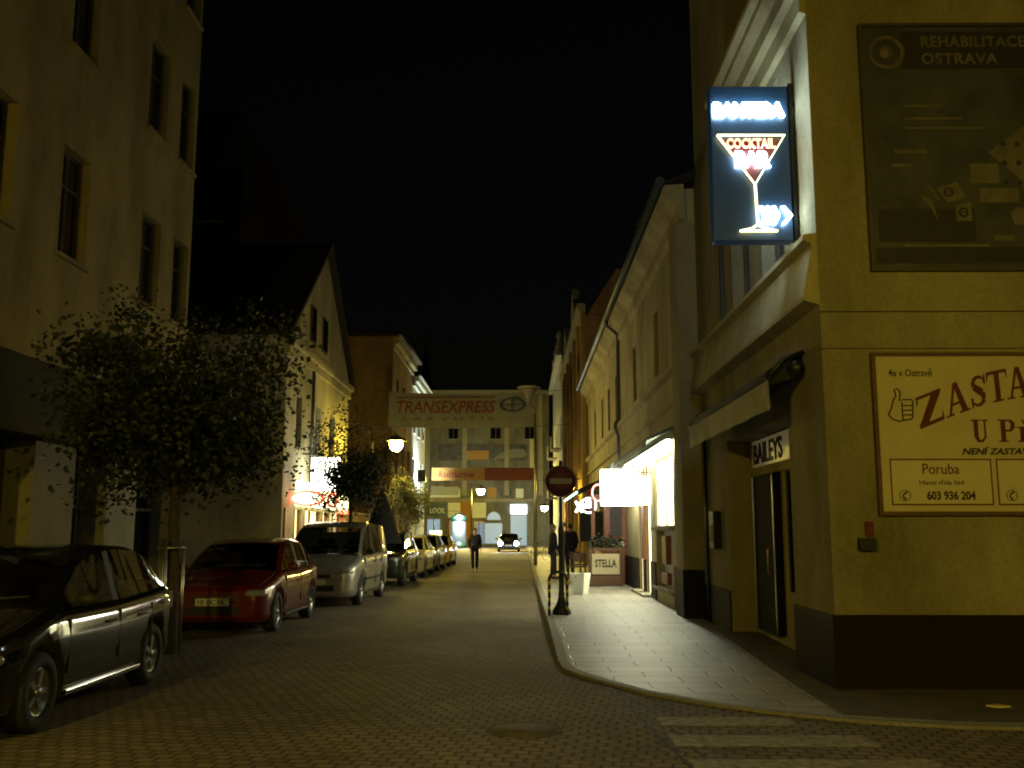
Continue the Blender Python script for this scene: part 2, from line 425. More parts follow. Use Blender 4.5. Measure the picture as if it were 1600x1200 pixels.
for k in range(len(inner) - 1):
    (xa, ya), (xb, yb_) = inner[k], inner[k+1]
    g.quad((xa, ya, pz(ya)), (xb, yb_, pz(yb_)), (16, yb_, pz(yb_)), (16, ya, pz(ya)))
struct(g.build('pavement', P['pave']))
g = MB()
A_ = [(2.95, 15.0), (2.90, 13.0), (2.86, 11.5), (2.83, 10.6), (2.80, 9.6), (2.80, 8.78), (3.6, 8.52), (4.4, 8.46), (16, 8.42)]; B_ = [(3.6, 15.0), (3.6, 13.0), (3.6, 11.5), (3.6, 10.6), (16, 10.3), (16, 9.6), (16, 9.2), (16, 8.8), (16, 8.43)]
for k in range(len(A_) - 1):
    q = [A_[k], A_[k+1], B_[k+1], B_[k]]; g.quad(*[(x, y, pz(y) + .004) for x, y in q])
struct(g.build('pavement', P['shade_rim']))  # dark sheet stands in for the shade beside the corner wall
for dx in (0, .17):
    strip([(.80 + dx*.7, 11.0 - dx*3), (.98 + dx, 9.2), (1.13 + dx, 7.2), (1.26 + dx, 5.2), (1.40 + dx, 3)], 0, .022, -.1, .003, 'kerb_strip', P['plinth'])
g = MB(); g.box(-16, -5.75, -30, 73.5, -.2, .10); struct(g.build('pavement', P['pave']))
g = MB(); g.box(-5.748, -5.60, -30, 73.5, -.2, .104); struct(g.build('kerb', P['kerb']))
# worn crossing stripes over the side street
for y0, y1, x1 in ((8.42, 8.78, 2.3), (7.62, 8.02, 2.7), (6.8, 7.2, 2.9), (5.9, 6.35, 2.9)):
    m = MB(); m.box(1.17 + random.uniform(-.02, .02), x1, y0, y1, .001, .006); struct(m.build('road_markings', P['paint']))
t = thing('manhole_cover', 'round dark iron manhole cover set in the cobbles near the viewer', 'manhole cover', (.02, 8.25, 0))
m = MB(); m.lathe([(.0, .004), (.27, .004), (.27, .001)], (.02, 8.25, 0), 28); m.build('lid', P['iron'], t)
m = MB(); m.lathe([(.31, .001), (.31, .004), (.285, .004), (.285, .001), (.31, .001)], (.02, 8.25, 0), 28); m.build('rim', P['shade_rim'], t)
t = tag(MB().prism([(4.22, 9.2, .026), (4.30, 9.12, .026), (4.42, 9.15, .026), (4.36, 9.26, .026)], (.0, .01, .012)).build('paper_scrap', P['vinyl2']), 'scrap of pale paper lying on the pavement by the wall', 'litter')

# ------------------------------------------------------------------ RIGHT: corner building
XA, YC, PZ = 3.2, 10.2, .10
cb = thing('corner_building', 'cream rendered corner building with dark plinth and recessed shopfront', 'building', (8, 14, 0))
uA, nA = (0, 1, 0), (-1, 0, 0)           # street face: u runs away from the corner
OA = (XA, YC, 0)
holesA = [(1.42, 4.95, 0, 2.98), (1.25, 2.35, 4.8, 7.2), (3.05, 4.15, 4.8, 7.2)]
m = MB(); facade(m, OA, uA, nA, 7.1, 0, 8.1, holesA, .38, .6)
uF, nF = (1, 0, 0), (0, -1, 0)
OF = (XA, YC, 0)
facade(m, OF, uF, nF, 14, 0, 9.6, [], .2, .6)
m.box(XA + .4, 17.2, YC + .02, 17.3, 8.1, 9.6)
m.build('wall', P['cream'], cb)
m = MB(); m.box(XA + .02, 9, 14.4, 17.28, 8.1, 13); m.build('upper_wall', P['cream'], cb)
# plinth, proud of the wall
m = MB(); m.box(XA - .03, XA + .1, YC - .03, YC + 1.42, 0, .755); m.box(XA + .1, 17.2, YC - .03, YC + .1, 0, .755)
m.box(XA - .03, XA + .1, 15.16, 17.3, 0, .70); m.build('plinth', P['plinth'], cb, .006)
# sloping sill band between the storeys and its thin string course
m = MB()
prof = [(0, 4.0), (-.17, 4.05), (-.17, 4.10), (-.06, 4.68), (-.15, 4.72), (-.15, 4.78), (0, 4.80)]
n_ = len(prof)
A = [(XA + p, YC - .01, z) for p, z in prof]; B = [(XA + p, 17.3, z) for p, z in prof]
for i in range(n_ - 1): m.quad(A[i], A[i+1], B[i+1], B[i])
m.add(B, [tuple(range(n_))])
m.add(A, [tuple(range(n_))])
m.build('sill_band', P['cream2'], cb)
m = MB(); m.box(XA - .02, 17.2, YC - .045, YC - .001, 3.92, 3.985); m.box(XA - .02, 17.2, YC - .03, YC - .001, 3.52, 3.54); m.build('string_course', P['cream'], cb, .006)
# cornice along the street face
m = MB()
prof = [(0, 7.35), (-.07, 7.38), (-.07, 7.62), (-.16, 7.66), (-.16, 7.86), (-.26, 7.98), (-.26, 8.08), (-.34, 8.14), (-.34, 8.22), (0, 8.30)]
A = [(XA + p, YC, z) for p, z in prof]; B = [(XA + p, 14.38, z) for p, z in prof]
for i in range(len(prof) - 1): m.quad(A[i], A[i+1], B[i+1], B[i])
m.add(A, [tuple(range(len(prof)))]); m.add(B, [tuple(range(len(prof)))])
m.build('cornice', P['cream2'], cb)
for h in holesA[1:]: window(cb, OA, uA, nA, h, .24, 'frame', 'pane', 1, 1, False, .07)
m = MB(); m.box(XA - .05, XA - .01, 14.95, 15.05, 4.8, 7.4); m.build('rain_pipe', P['metal'], cb)
# recessed shopfront
sf = MB()
xs = XA + .36
sf.box(xs, xs + .5, YC + 1.42, YC + 4.95, 0, .22)                     # threshold
sf.box(xs - .02, xs + .10, 11.66, 15.12, 2.42, 2.55)                   # pale transom rail
sf.box(xs, xs + .08, 14.68, 14.78, .22, 2.42); sf.box(xs, xs + .08, 13.30, 13.42, .22, 2.42)
sf.box(xs, xs + .08, 11.62, 11.70, .22, 2.98); sf.box(xs, xs + .08, 15.06, 15.15, .22, 2.98)
o = sf.build('shopfront', P['cream2'], cb, .006)
m = MB(); m.box(xs + .02, xs + .05, 11.70, 15.06, 2.55, 2.96); m.build('transom_panel', P['e_transom'], o)
m = MB(); put_text(m, "BAILEYS", (xs + .012, 14.15, 2.755), (0, -1, 0), (0, 0, 1), 1.65, .31, bold=.02, ext=.006); m.build('lettering', P['ink'], o)
m = MB(); m.box(xs - .10, xs + .06, 13.45, 14.65, .2, 2.40); d = m.build('door', P['doorblack'], cb, .008)
m = MB(); m.box(xs - .112, xs - .102, 13.47, 13.51, .22, 2.38); m.build('door_edge', P['steel'], d); m = MB(); m.box(xs - .112, xs - .102, 14.59, 14.63, .22, 2.38); m.build('door_edge', P['steel'], d)
m = MB(); m.tube([(xs - .10, 13.65, 1.0), (xs - .16, 13.65, 1.02), (xs - .16, 13.65, 1.35), (xs - .10, 13.65, 1.37)], .014); m.build('handle', P['steel'], d)
for y0, y1 in ((11.70, 13.30), (14.78, 15.06)):
    m = MB(); m.box(xs + .03, xs + .045, y0, y1, .80, 2.42); m.build('shop_window', P['pane'], cb)
    m = MB(); m.box(xs + .02, xs + .08, y0, y1, .22, .80); m.build('stall_riser', P['cream2'], cb)
m = MB(); m.tube([(XA - .05, 16.72, .1), (XA - .05, 16.72, 3.3)], .03); m.build('wall_pipe', P['metal'], cb)
m = MB(); m.box(XA + .6, 17, YC + .6, 17.28, 0, 8.05); m.build('core', P['darkpl'], cb)

t = thing('meter_box', 'small dark metal box on the pier left of the recessed shop door', 'meter box', (XA - .06, 15.95, 1.35))
m = MB(); m.box(XA - .13, XA - .001, 15.75, 16.1, 1.32, 1.92); m.build('case', P['metal'], t, .012)
m = MB(); m.box(XA - .142, XA - .131, 15.80, 16.05, 1.42, 1.70); m.build('lid', P['black'], t)
t = thing('wall_box', 'small grey utility box with a red tile above it on the corner wall', 'utility box', (3.56, YC - .03, 1.4))
m = MB(); m.box(3.47, 3.64, YC - .07, YC - .001, 1.40, 1.53); m.build('case', P['black'], t, .008)
m = MB(); m.box(3.555, 3.635, YC - .025, YC - .001, 1.545, 1.70); m.build('red_tile', P['redink'], t)

# awning over the shop
t = thing('awning', 'retracted cream shop awning with dark cassette above the recessed doorway', 'awning', (XA, 13.4, 3.2))
m = MB(); prof = [(XA - .005, 3.62), (2.78, 3.40), (2.74, 3.30), (2.80, 3.24), (XA - .005, 3.34)]
m.prism([(x, 10.9, z) for x, z in prof], (0, 5.0, 0)); m.build('cassette', P['dkcanvas'], t)
m = MB()
for i in range(24):
    y0 = 10.75 + i * 5.15 / 24; y1 = y0 + 5.15 / 24
    w0 = .012 * math.sin(i * 1.3); w1 = .012 * math.sin((i + 1) * 1.3)
    m.quad((2.765 + w0, y0, 2.95), (2.765 + w1, y1, 2.95), (2.755, y1, 3.27), (2.755, y0, 3.27))
    m.quad((2.777 + w0, y0, 2.95), (2.777 + w1, y1, 2.95), (2.767, y1, 3.27), (2.767, y0, 3.27))
m.build('valance', P['canvas'], t)
for y in (10.83, 15.97):
    m = MB(); m.tube([(XA - .01, y, 3.60), (2.95, y, 3.52), (2.76, y, 3.28)], .03); m.ball((XA - .10, y, 3.42), .09); m.build('bracket', P['metal'], t)

# double sided cocktail bar sign
SX0, SX1, SY, SZ0, SZ1 = 2.20, 3.105, 10.72, 4.84 + .12, 6.80
SZ0, SZ1 = 4.87, 6.74
cs = thing('cocktail_sign', 'tall blue bar sign with white lettering and a neon cocktail glass outline', 'bar sign', (XA, SY + .09, 5.8))
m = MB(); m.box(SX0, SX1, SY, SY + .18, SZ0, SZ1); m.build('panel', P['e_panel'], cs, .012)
m = MB(); m.tube([(3.12, SY + .09, SZ1 - .2), (XA + .02, SY + .09, SZ1 - .2)], .03); m.tube([(3.12, SY + .09, SZ0 + .25), (XA + .02, SY + .09, SZ0 + .25)], .03)
m.box(3.13, 3.17, SY + .03, SY + .15, SZ0 + .02, SZ1 + .05); m.build('bracket', P['metal'], cs)
def signpt(px, py):  # photo proportions of the sign face
    return (SX0 + (px - 1108) / (1231 - 1108) * (SX1 - SX0), SZ1 - (py - 140) / 240. * (SZ1 - SZ0))
for side in (0, 1):
    yf = SY - .02 if side == 0 else SY + .20
    u = (1, 0, 0) if side == 0 else (-1, 0, 0); v = (0, 0, 1)
    fx = (lambda x: x) if side == 0 else (lambda x: SX0 + SX1 - x)
    m = MB(); x, z = signpt(1168, 179); put_text(m, "BANTIDA", (fx(x), yf, z), u, v, .82, .17, bold=.045, ext=.03); m.build('bantida_lettering', P['e_letter'], cs)
    m = MB(); x, z = signpt(1170, 231); put_text(m, "COCKTAIL", (fx(x), yf + (.0 if side else -.0), z), u, v, .56, .115, bold=.02, ext=.012); m.build('cocktail_lettering', P['e_cock'], cs)
    m = MB(); x, z = signpt(1172, 256); put_text(m, "BAR", (fx(x), yf, z), u, v, .40, .19, bold=.05, ext=.02); m.build('bar_lettering', P['e_letter'], cs)
    gp = [signpt(*q) for q in ((1117, 220), (1222, 220), (1173, 296), (1117, 220), (1150, 220))]
    m = MB(); yy = yf + (-.03 if side == 0 else .03)
    m.tube([(fx(a), yy, b) for a, b in gp], .014, 8)
    m.tube([(fx(a), yy, b) for a, b in [signpt(*q) for q in ((1173, 294), (1174, 330), (1175, 357))]], .014, 8)
    m.tube([(fx(a), yy, b) for a, b in [signpt(*q) for q in ((1147, 367), (1166, 363), (1175, 357), (1185, 363), (1205, 367))]], .013, 8)
    m.tube([(fx(a), yy, b) for a, b in [signpt(*q) for q in ((1147, 367), (1205, 367))]], .012, 8)
    m.build('glass_outline', P['e_neon'], cs)
    m = MB()
    tri = [signpt(*q) for q in ((1124, 224), (1215, 224), (1173, 288))]
    m.prism([(fx(a), yf + (.012 if side == 0 else -.012), b) for a, b in tri], (0, .006 if side == 0 else -.006, 0)); m.build('glass_fill', P['redink'], cs)
    m = MB()
    for k in range(4):
        x, z = signpt(1179 + k * 9.5 + (5 if k == 3 else 0), 343); dx = .052 + (.035 if k == 3 else 0)
        if side == 0: pts = [(x, z + .105), (x + .035, z + .105), (x + .035 + dx, z), (x + .035, z - .105), (x, z - .105), (x + dx, z)]
        else: pts = [(fx(x), z + .105), (fx(x) - .035, z + .105), (fx(x) - .035 - dx, z), (fx(x) - .035, z - .105), (fx(x), z - .105), (fx(x) - dx, z)]
        m.prism([(a, yf, b) for a, b in pts], (0, -.03 if side == 0 else .03, 0))
    m.build('arrow', P['e_letter'], cs)

# pawnshop board on the corner front; slab serif capitals drawn as stroked plates
SER = {
 'Z': [[(0,.90),(0,1),(1,1),(1,.90),(.40,.12),(0,.12),(0,.08),(.60,.90)], [(0,.70),(0,.88),(.10,.88)], [(0,0),(0,.12),(1,.12),(1,0)], [(.92,.12),(1,.32),(1,.12)]],
 'A': [[(.12,0),(.42,1),(.52,1),(.22,0)], [(.42,1),(.58,1),(.92,0),(.68,0)], [(.26,.30),(.26,.38),(.74,.38),(.74,.30)], [(0,0),(0,.06),(.34,.06),(.34,0)], [(.56,0),(.56,.06),(1,.06),(1,0)]],
 'S': 'ribbon',
 'T': [[(.38,.04),(.38,1),(.62,1),(.62,.04)], [(0,.9),(0,1),(.38,1),(.38,.9)], [(.62,.9),(.62,1),(1,1),(1,.9)], [(0,.68),(0,.9),(.08,.9)], [(1,.9),(1,.68),(.92,.9)], [(.22,0),(.22,.06),(.78,.06),(.78,0)]],
 'V': [[(.08,1),(.42,0),(.56,0),(.34,1)], [(.46,0),(.56,0),(.88,1),(.78,1)], [(0,.94),(0,1),(.46,1),(.46,.94)], [(.66,.94),(.66,1),(1,1),(1,.94)]],
 'U': [[(.14,1),(.14,.25),(.3,.0),(.6,-.02),(.8,.2),(.8,1),(.70,1),(.70,.24),(.56,.08),(.42,.12),(.38,.28),(.38,1)], [(0,.94),(0,1),(.52,1),(.52,.94)], [(.58,.94),(.58,1),(.94,1),(.94,.94)]],
 'P': [[(.14,0),(.14,1),(.40,1),(.40,0)], [(.40,1),(.72,1),(.92,.86),(.92,.62),(.72,.46),(.40,.46),(.40,.54),(.62,.56),(.68,.66),(.68,.82),(.6,.92),(.40,.92)], [(0,0),(0,.06),(.54,.06),(.54,0)], [(0,.94),(0,1),(.14,1),(.14,.94)]],
 'r': [[(.16,0),(.16,.68),(.44,.68),(.44,0)], [(.44,.46),(.6,.7),(.86,.7),(.9,.5),(.74,.46),(.66,.56),(.44,.36)], [(0,0),(0,.06),(.62,.06),(.62,0)], [(0,.62),(0,.68),(.16,.68),(.16,.62)], [(.24,.98),(.36,.98),(.46,.88),(.56,.98),(.68,.98),(.50,.78),(.42,.78)]],
 'e': [[(.92,.34),(.92,.46),(.78,.66),(.5,.72),(.2,.62),(.04,.34),(.16,.08),(.46,-.03),(.76,.04),(.92,.2),(.84,.22),(.66,.1),(.48,.1),(.34,.22),(.32,.34)], ],
 'a': [[(.1,0),(.1,.1)]],
}
_c = [(.84,.80),(.70,.92),(.46,.94),(.26,.84),(.25,.68),(.48,.54),(.72,.40),(.78,.21),(.60,.07),(.36,.05),(.14,.18)]
_w = [.03,.045,.055,.09,.115,.125,.125,.105,.06,.045,.03]
SER['S'] = []
for _i in range(len(_c) - 1):
    (_ax, _ay), (_bx, _by) = _c[_i], _c[_i+1]; _d = math.hypot(_bx - _ax, _by - _ay); _nx, _ny = -(_by - _ay) / _d, (_bx - _ax) / _d
    SER['S'].append([(_ax - _nx*_w[_i], _ay - _ny*_w[_i]), (_bx - _nx*_w[_i+1], _by - _ny*_w[_i+1]), (_bx + _nx*_w[_i+1], _by + _ny*_w[_i+1]), (_ax + _nx*_w[_i], _ay + _ny*_w[_i])])
SER['S'] += [[(.80,.70),(.92,.66),(.92,.99),(.86,.99)], [(.08,.0),(.14,.0),(.20,.30),(.08,.34)]]
def serif(mb, word, z0, path, hfun, y, width):
    """letters laid along path(s)->(x, z, angle); each is a thin plate"""
    k = 0
    for ch, s0, w in word:
        hgt = hfun(s0)
        for stp in SER[ch]:
            pts = []
            for a, b in stp:
                x, zz, ang = path(s0 + a * w)
                pts.append((x - math.sin(ang) * b * hgt * .25, y, zz + b * hgt))
            k += 1
            mb.prism(pts, (0, -.003 - .0004 * (k % 9), 0))
pw = thing('pawnshop_board', 'cream pawnshop board with dark red serif lettering low on the corner wall', 'sign board', (4.7, YC - .03, 1.8))
yb = YC - .05
m = MB(); m.box(3.74, 5.75, yb, YC - .002, 1.80, 3.43); m.build('board', P['vinyl'], pw, .006)
m = MB(); m.box(3.70, 5.79, yb - .012, YC - .001, 3.432, 3.47); m.box(3.70, 5.79, yb - .012, YC - .001, 1.76, 1.798); m.box(3.70, 3.738, yb - .012, YC - .001, 1.798, 3.432); m.build('frame', P['wood'], pw)
m = MB()
path = lambda x: (x, 2.64 + .36 * math.sin(min(1, max(0, (x - 4.14) / 1.35)) * math.pi / 2), .45 * (1 - min(1, max(0, (x - 4.14) / 1.3))))
wd = [('Z', 4.17, .26), ('A', 4.45, .26), ('S', 4.715, .19), ('T', 4.905, .21), ('A', 5.10, .25), ('V', 5.33, .25), ('A', 5.56, .18)]
serif(m, wd, 0, path, lambda x: .33, yb - .001, 1)
flat = lambda zz: (lambda x: (x, zz, 0))
serif(m, [('U', 4.70, .19), ('P', 4.98, .19), ('r', 5.18, .17), ('e', 5.36, .15)], 0, flat(2.52), lambda x: .235, yb - .001, 1)
m.build('serif_lettering', P['redink'], pw)
m = MB(); put_text(m, "4x v Ostravě", (4.10, yb - .004, 3.255), (1, 0, 0), (0, 0, 1), .46, .085, bold=.004); put_text(m, "NENÍ ZASTAVÁRNA", (5.08, yb - .004, 2.43), (1, 0, 0), (0, 0, 1), .98, .085, shear=.25, bold=.03); m.build('small_lettering', P['ink'], pw)
# thumbs-up emblem, line drawing
th = [(285,455),(268,432),(284,402),(299,352),(314,330),(304,300),(318,292),(334,303),(337,322),(330,357),(352,352),(396,351),(403,372),(398,384),(402,398),(397,408),(401,425),(394,434),(397,447),(388,458),(345,463),(330,470),(302,462),(285,455)]
m = MB(); cv = lambda q: (3.84 + (q[0] - 265) * .00196, yb - .006, 2.735 + (470 - q[1]) * .00196)
m.tube([cv(q) for q in th], .0075, 6)
for a, b in (((345, 385), (396, 384)), ((345, 410), (395, 408)), ((345, 435), (392, 434)), ((342, 365), (344, 460))): m.tube([cv(a), cv(b)], .006, 6)
m.build('thumb_emblem', P['ink'], pw)
def addr(x0, x1, name, street, phone):
    m = MB()
    for a0, a1, b0, b1 in ((x0, x1, 2.33, 2.345), (x0, x1, 1.865, 1.88), (x0, x0 + .013, 1.88, 2.33), (x1 - .013, x1, 1.88, 2.33)): m.box(a0, a1, yb - .006, yb - .001, b0, b1)
    o = m.build('address_frame', P['redink'], pw)
    m = MB(); m.box(x0 + .013, x1 - .013, yb - .003, yb - .0005, 1.88, 2.33); m.build('address_panel', P['vinyl2'], o)
    cx = (x0 + x1) / 2
    m = MB(); w = min(.38, x1 - x0 - .1)
    put_text(m, name, (cx, yb - .006, 2.24), (1, 0, 0), (0, 0, 1), w * (1 if len(name) > 2 else .25), .11, bold=.002); m.build('lettering', P['redink'], o)
    m = MB()
    if street: put_text(m, street, (cx, yb - .006, 2.10), (1, 0, 0), (0, 0, 1), .46, .05)
    if phone: put_text(m, phone, (cx + .09, yb - .006, 1.965), (1, 0, 0), (0, 0, 1), .50, .095, bold=.03)
    ic = (x0 + .14, 1.965)
    ring = [(ic[0] + .055 * math.cos(a * .3142), yb - .006, ic[1] + .055 * math.sin(a * .3142)) for a in range(21)]
    m.tube(ring, .004, 5)
    m.tube([(ic[0] + .02, yb - .006, ic[1] + .035), (ic[0] - .015, yb - .006, ic[1] + .015), (ic[0] - .02, yb - .006, ic[1] - .015), (ic[0] + .005, yb - .006, ic[1] - .04)], [.012, .008, .008, .012], 6)
    m.build('phone_lettering', P['ink'], o)
addr(3.83, 4.88, "Poruba", "Hlavní třída 564", "603 936 204")
addr(4.93, 5.70, "V", None, None)

# upper billboard
ub = thing('upper_billboard', 'large dark printed billboard high on the corner wall above the pawnshop board', 'billboard', (5.2, YC - .03, 4.4))
y2 = YC - .05
m = MB(); m.box(3.80, 6.2, y2, YC - .002, 4.40, 7.16); m.build('panel', P['poster'], ub, .006)
m = MB(); m.box(3.76, 6.24, y2 - .015, YC - .001, 7.162, 7.20); m.box(3.76, 6.24, y2 - .015, YC - .001, 4.36, 4.398); m.box(3.76, 3.798, y2 - .015, YC - .001, 4.398, 7.162); m.build('frame', P['frame'], ub)
m = MB(); m.box(4.22, 6.2, y2 - .003, y2 - .0005, 6.66, 7.10); m.build('header_print', P['posterdk'], ub); m = MB(); m.box(3.82, 6.2, y2 - .003, y2 - .0005, 4.44, 4.62); m.build('footer_print', P['posterdk'], ub); m = MB(); m.box(3.86, 4.9, y2 - .003, y2 - .0005, 4.68, 5.05); m.build('dark_print', P['posterdk'], ub)
m = MB(); put_text(m, "REHABILITACE", (5.02, y2 - .006, 6.98), (1, 0, 0), (0, 0, 1), 1.15, .13, bold=.02, spacing=1.1); put_text(m, "OSTRAVA", (4.86, y2 - .006, 6.78), (1, 0, 0), (0, 0, 1), .84, .13, bold=.02, spacing=1.1)
m.lathe([(.20, 0), (.20, -.006), (.155, -.006), (.155, 0), (.20, 0)], (4.06, y2 - .001, 6.86), 28, 'y'); m.lathe([(.08, 0), (.08, -.006), (.0, -.006)], (4.06, y2 - .001, 6.86), 20, 'y')
m.build('lettering', P['posterlt'], ub)
m = MB()
def pp(px, py): return (3.80 + (px - 1345) / 255 * 1.79, 7.16 - (py - 45) / 380. * 2.80)
for poly in ([(1530, 245), (1600, 195), (1700, 170), (1700, 330), (1600, 330), (1588, 325), (1575, 285)], [(1446, 300), (1478, 290), (1490, 312), (1478, 318), (1462, 322)], [(1473, 326), (1497, 322), (1498, 350), (1474, 350)], [(1557, 338), (1566, 330), (1588, 330), (1594, 345), (1585, 356), (1562, 356)], [(1420, 310), (1437, 318), (1446, 352), (1436, 330)], [(1430, 292), (1436, 296), (1452, 320), (1446, 318)]):
    m.prism([(pp(*q)[0], y2 - .002, pp(*q)[1]) for q in poly], (0, -.002, 0))
for k, (px, py, w, h) in enumerate(((1385, 240, 50, 6), (1380, 262, 30, 5), (1500, 262, 44, 30), (1512, 300, 60, 22), (1392, 385, 130, 4), (1530, 372, 30, 8), (1404, 190, 90, 3), (1404, 205, 120, 3), (1404, 170, 60, 3))):
    a, b = pp(px, py + h); c, d = pp(px + w, py); m.box(a, c, y2 - .0035 - .0002*k, y2 - .0015, b, d)
m.build('pale_motif', P['posterlt'], ub)
m = MB()
for cx, cz in ((1464, 306), (1485, 337)):
    a, b = pp(cx, cz); m.lathe([(.055, 0), (.055, -.003), (.035, -.003), (.035, 0), (.055, 0)], (a, y2 - .0045, b), 18, 'y'); m.box(a - .03, a + .035, y2 - .0075, y2 - .0047, b - .006, b + .006)
for k in range(9):
    a, b = pp(1550 + (k % 3) * 22, 235 + (k // 3) * 30); m.box(a, a + .05, y2 - .007, y2 - .0045, b, b + .05)
m.build('dark_motif', P['posterdk'], ub)

# ------------------------------------------------------------------ RIGHT: middle building with lit shop
XM = 3.0; YM0, YM1 = 17.35, 43.4
mbd = thing('gabled_terrace', 'long two storey cream terrace with narrow windows, gutter and brightly lit shop', 'building', (8, 30, 0))
OM = (XM, YM0, 0)
up = [(3.55, 4.25, 5.0, 6.45), (7.7, 8.4, 5.0, 6.45), (12.6, 13.4, 5.0, 6.45), (15.3, 16.1, 5.0, 6.45), (18.0, 18.8, 5.0, 6.45), (21.5, 22.3, 5.0, 6.45)]
low = [(2.0, 4.6, 1.72, 3.15), (2.05, 4.55, .42, 1.60), (5.5, 6.35, PZ, 3.15), (6.9, 7.75, PZ, 3.15), (11, 13, .8, 2.7), (15, 16.2, PZ, 2.6), (18, 20.5, .8, 2.7)]
m = MB(); facade(m, OM, (0, 1, 0), nA, YM1 - YM0, 0, 7.9, up + low, .28, .6)
m.quad((XM, YM0, 0), (XM + 12, YM0, 0), (XM + 12, YM0, 7.9), (XM, YM0, 7.9)); m.quad((XM, YM1, 0), (XM + 12, YM1, 0), (XM + 12, YM1, 7.9), (XM, YM1, 7.9))
m.build('wall', P['cream2'], mbd)
for y0, y1 in ((.78, 1.98), (4.62, 5.48), (6.37, 6.88), (7.77, 10.98)):
    m = MB(); m.box(XM - .03, XM + .1, YM0 + y0, YM0 + y1, .1, .92); m.build('plinth', P['plinth'], mbd, .006)
m = MB(); m.box(XM - .18, XM + .5, YM0 - .04, YM0 + .77, .05, .925); m.build('plinth', P['plinth'], mbd, .006)
for h in up: window(mbd, OM, (0, 1, 0), nA, h, .2, 'frame', 'pane', 1, 1, False)
m = MB()     # pilaster at the near end and sill band with string courses
m.box(XM - .16, XM + .5, YM0 - .02, YM0 + .75, .93, 7.24); m.build('pilaster', P['cream'], mbd, .01)
m = MB()
prof = [(0, 4.02), (-.10, 4.04), (-.10, 4.12), (-.04, 4.16), (-.04, 4.62), (-.16, 4.66), (-.16, 4.76), (0, 4.80)]
A = [(XM + p, YM0 + .76, z) for p, z in prof]; B = [(XM + p, YM1, z) for p, z in prof]
for i in range(len(prof) - 1): m.quad(A[i], A[i+1], B[i+1], B[i])
m.add(A, [tuple(range(len(prof)))]); m.build('sill_band', P['cream2'], mbd)
m = MB()
prof = [(0, 7.25), (-.10, 7.30), (-.10, 7.55), (-.30, 7.72), (-.36, 7.86), (-.36, 7.92), (0, 7.94)]
A = [(XM + p, YM0 - .15, z) for p, z in prof]; B = [(XM + p, YM1 + .1, z) for p, z in prof]
for i in range(len(prof) - 1): m.quad(A[i], A[i+1], B[i+1], B[i])
m.add(A, [tuple(range(len(prof)))]); m.add(B, [tuple(range(len(prof)))]); m.build('cornice', P['cream2'], mbd)
m = MB(); m.prism([(XM - .40, YM0 - .2, 7.96), (XM + 12.5, YM0 - .2, 7.96), (XM + 6.2, YM0 - .2, 10.6)], (0, YM1 - YM0 + .4, 0)); m.build('roof', P['roof'], mbd)
m = MB(); m.tube([(XM - .45, YM0 - .25, 7.97), (XM - .45, YM1 + .2, 7.97)], .085, 10)
m.ball((XM - .46, 19.9, 8.08), .09); m.build('gutter', P['zinc'], mbd)
m = MB(); yd = 28.7; m.tube([(XM - .45, yd, 7.9), (XM - .42, yd, 7.72), (XM - .12, yd, 7.45), (XM - .10, yd, 7.3), (XM - .10, yd, 4.9), (XM - .22, yd, 4.75), (XM - .22, yd, 4.6), (XM - .14, yd, 4.4), (XM - .12, yd, .2)], .055, 8); m.build('downpipe', P['zinc'], mbd)
# lit shop: fascia light, display window, two doorways with bright glass
hw = low[0]
m = MB(); m.obox(OM, (0, 1, 0), nA, 2.0, 4.6, -.24, -.10, 1.72, 3.15); m.build('lit_window', P['e_white'], mbd)
m = MB()
for a in (2.0, 3.27, 4.52): m.obox(OM, (0, 1, 0), nA, a, a + .08, -.095, -.03, 1.72, 3.15)
m.build('window_frame', P['wframe'], mbd)
m = MB(); m.obox(OM, (0, 1, 0), nA, 2.05, 4.55, -.24, -.18, .42, 1.60); m.build('display_window', P['e_dim'], mbd)
for a0, a1, b0, b1 in ((2.2, 2.75, .48, 1.25), (3.4, 4.3, .48, .72), (3.5, 4.1, .9, 1.5)):
    m = MB(); m.obox(OM, (0, 1, 0), nA, a0, a1, -.17, -.05, b0, b1); m.build('display_goods', P['redwood'], mbd, .01)
m = MB(); m.obox(OM, (0, 1, 0), nA, 1.9, 4.7, .0, .10, .36, .41); m.obox(OM, (0, 1, 0), nA, 1.9, 4.7, .0, .12, 1.615, 1.70); m.build('window_ledge', P['stone'], mbd, .006)
for a0, a1 in ((5.5, 6.35), (6.9, 7.75)):
    m = MB(); m.obox(OM, (0, 1, 0), nA, a0, a1, -.26, -.07, .14, 3.15); d = m.build('glass_door', P['e_white'], mbd)
    m = MB(); m.obox(OM, (0, 1, 0), nA, a0, a0 + .07, -.065, -.02, .14, 3.1); m.obox(OM, (0, 1, 0), nA, a1 - .07, a1, -.065, -.02, .14, 3.1); m.obox(OM, (0, 1, 0), nA, a0 + .07, a1 - .07, -.065, -.03, 2.2, 2.3); m.build('frame', P['wood'], d)
    m = MB(); m.obox(OM, (0, 1, 0), nA, a0 - .1, a1 + .1, -.2, .22, .10, .16); m.build('doorstep', P['stone'], mbd, .008)
m = MB(); m.obox(OM, (0, 1, 0), nA, 6.37, 6.88, .0, .05, .93, 3.1); m.build('door_post', P['redwood'], mbd)
for h in low[4:]: window(mbd, OM, (0, 1, 0), nA, h, .24, 'frame', 'pane', 1, 1, False)
m = MB(); m.box(XM + .6, XM + 11.5, YM0 + .4, YM1 - .2, 0, 7.8); m.build('core', P['darkpl'], mbd)
t = thing('shop_canopy', 'shallow blue grey scalloped canopy above the bright shop windows', 'canopy', (XM, 23, 3.4))
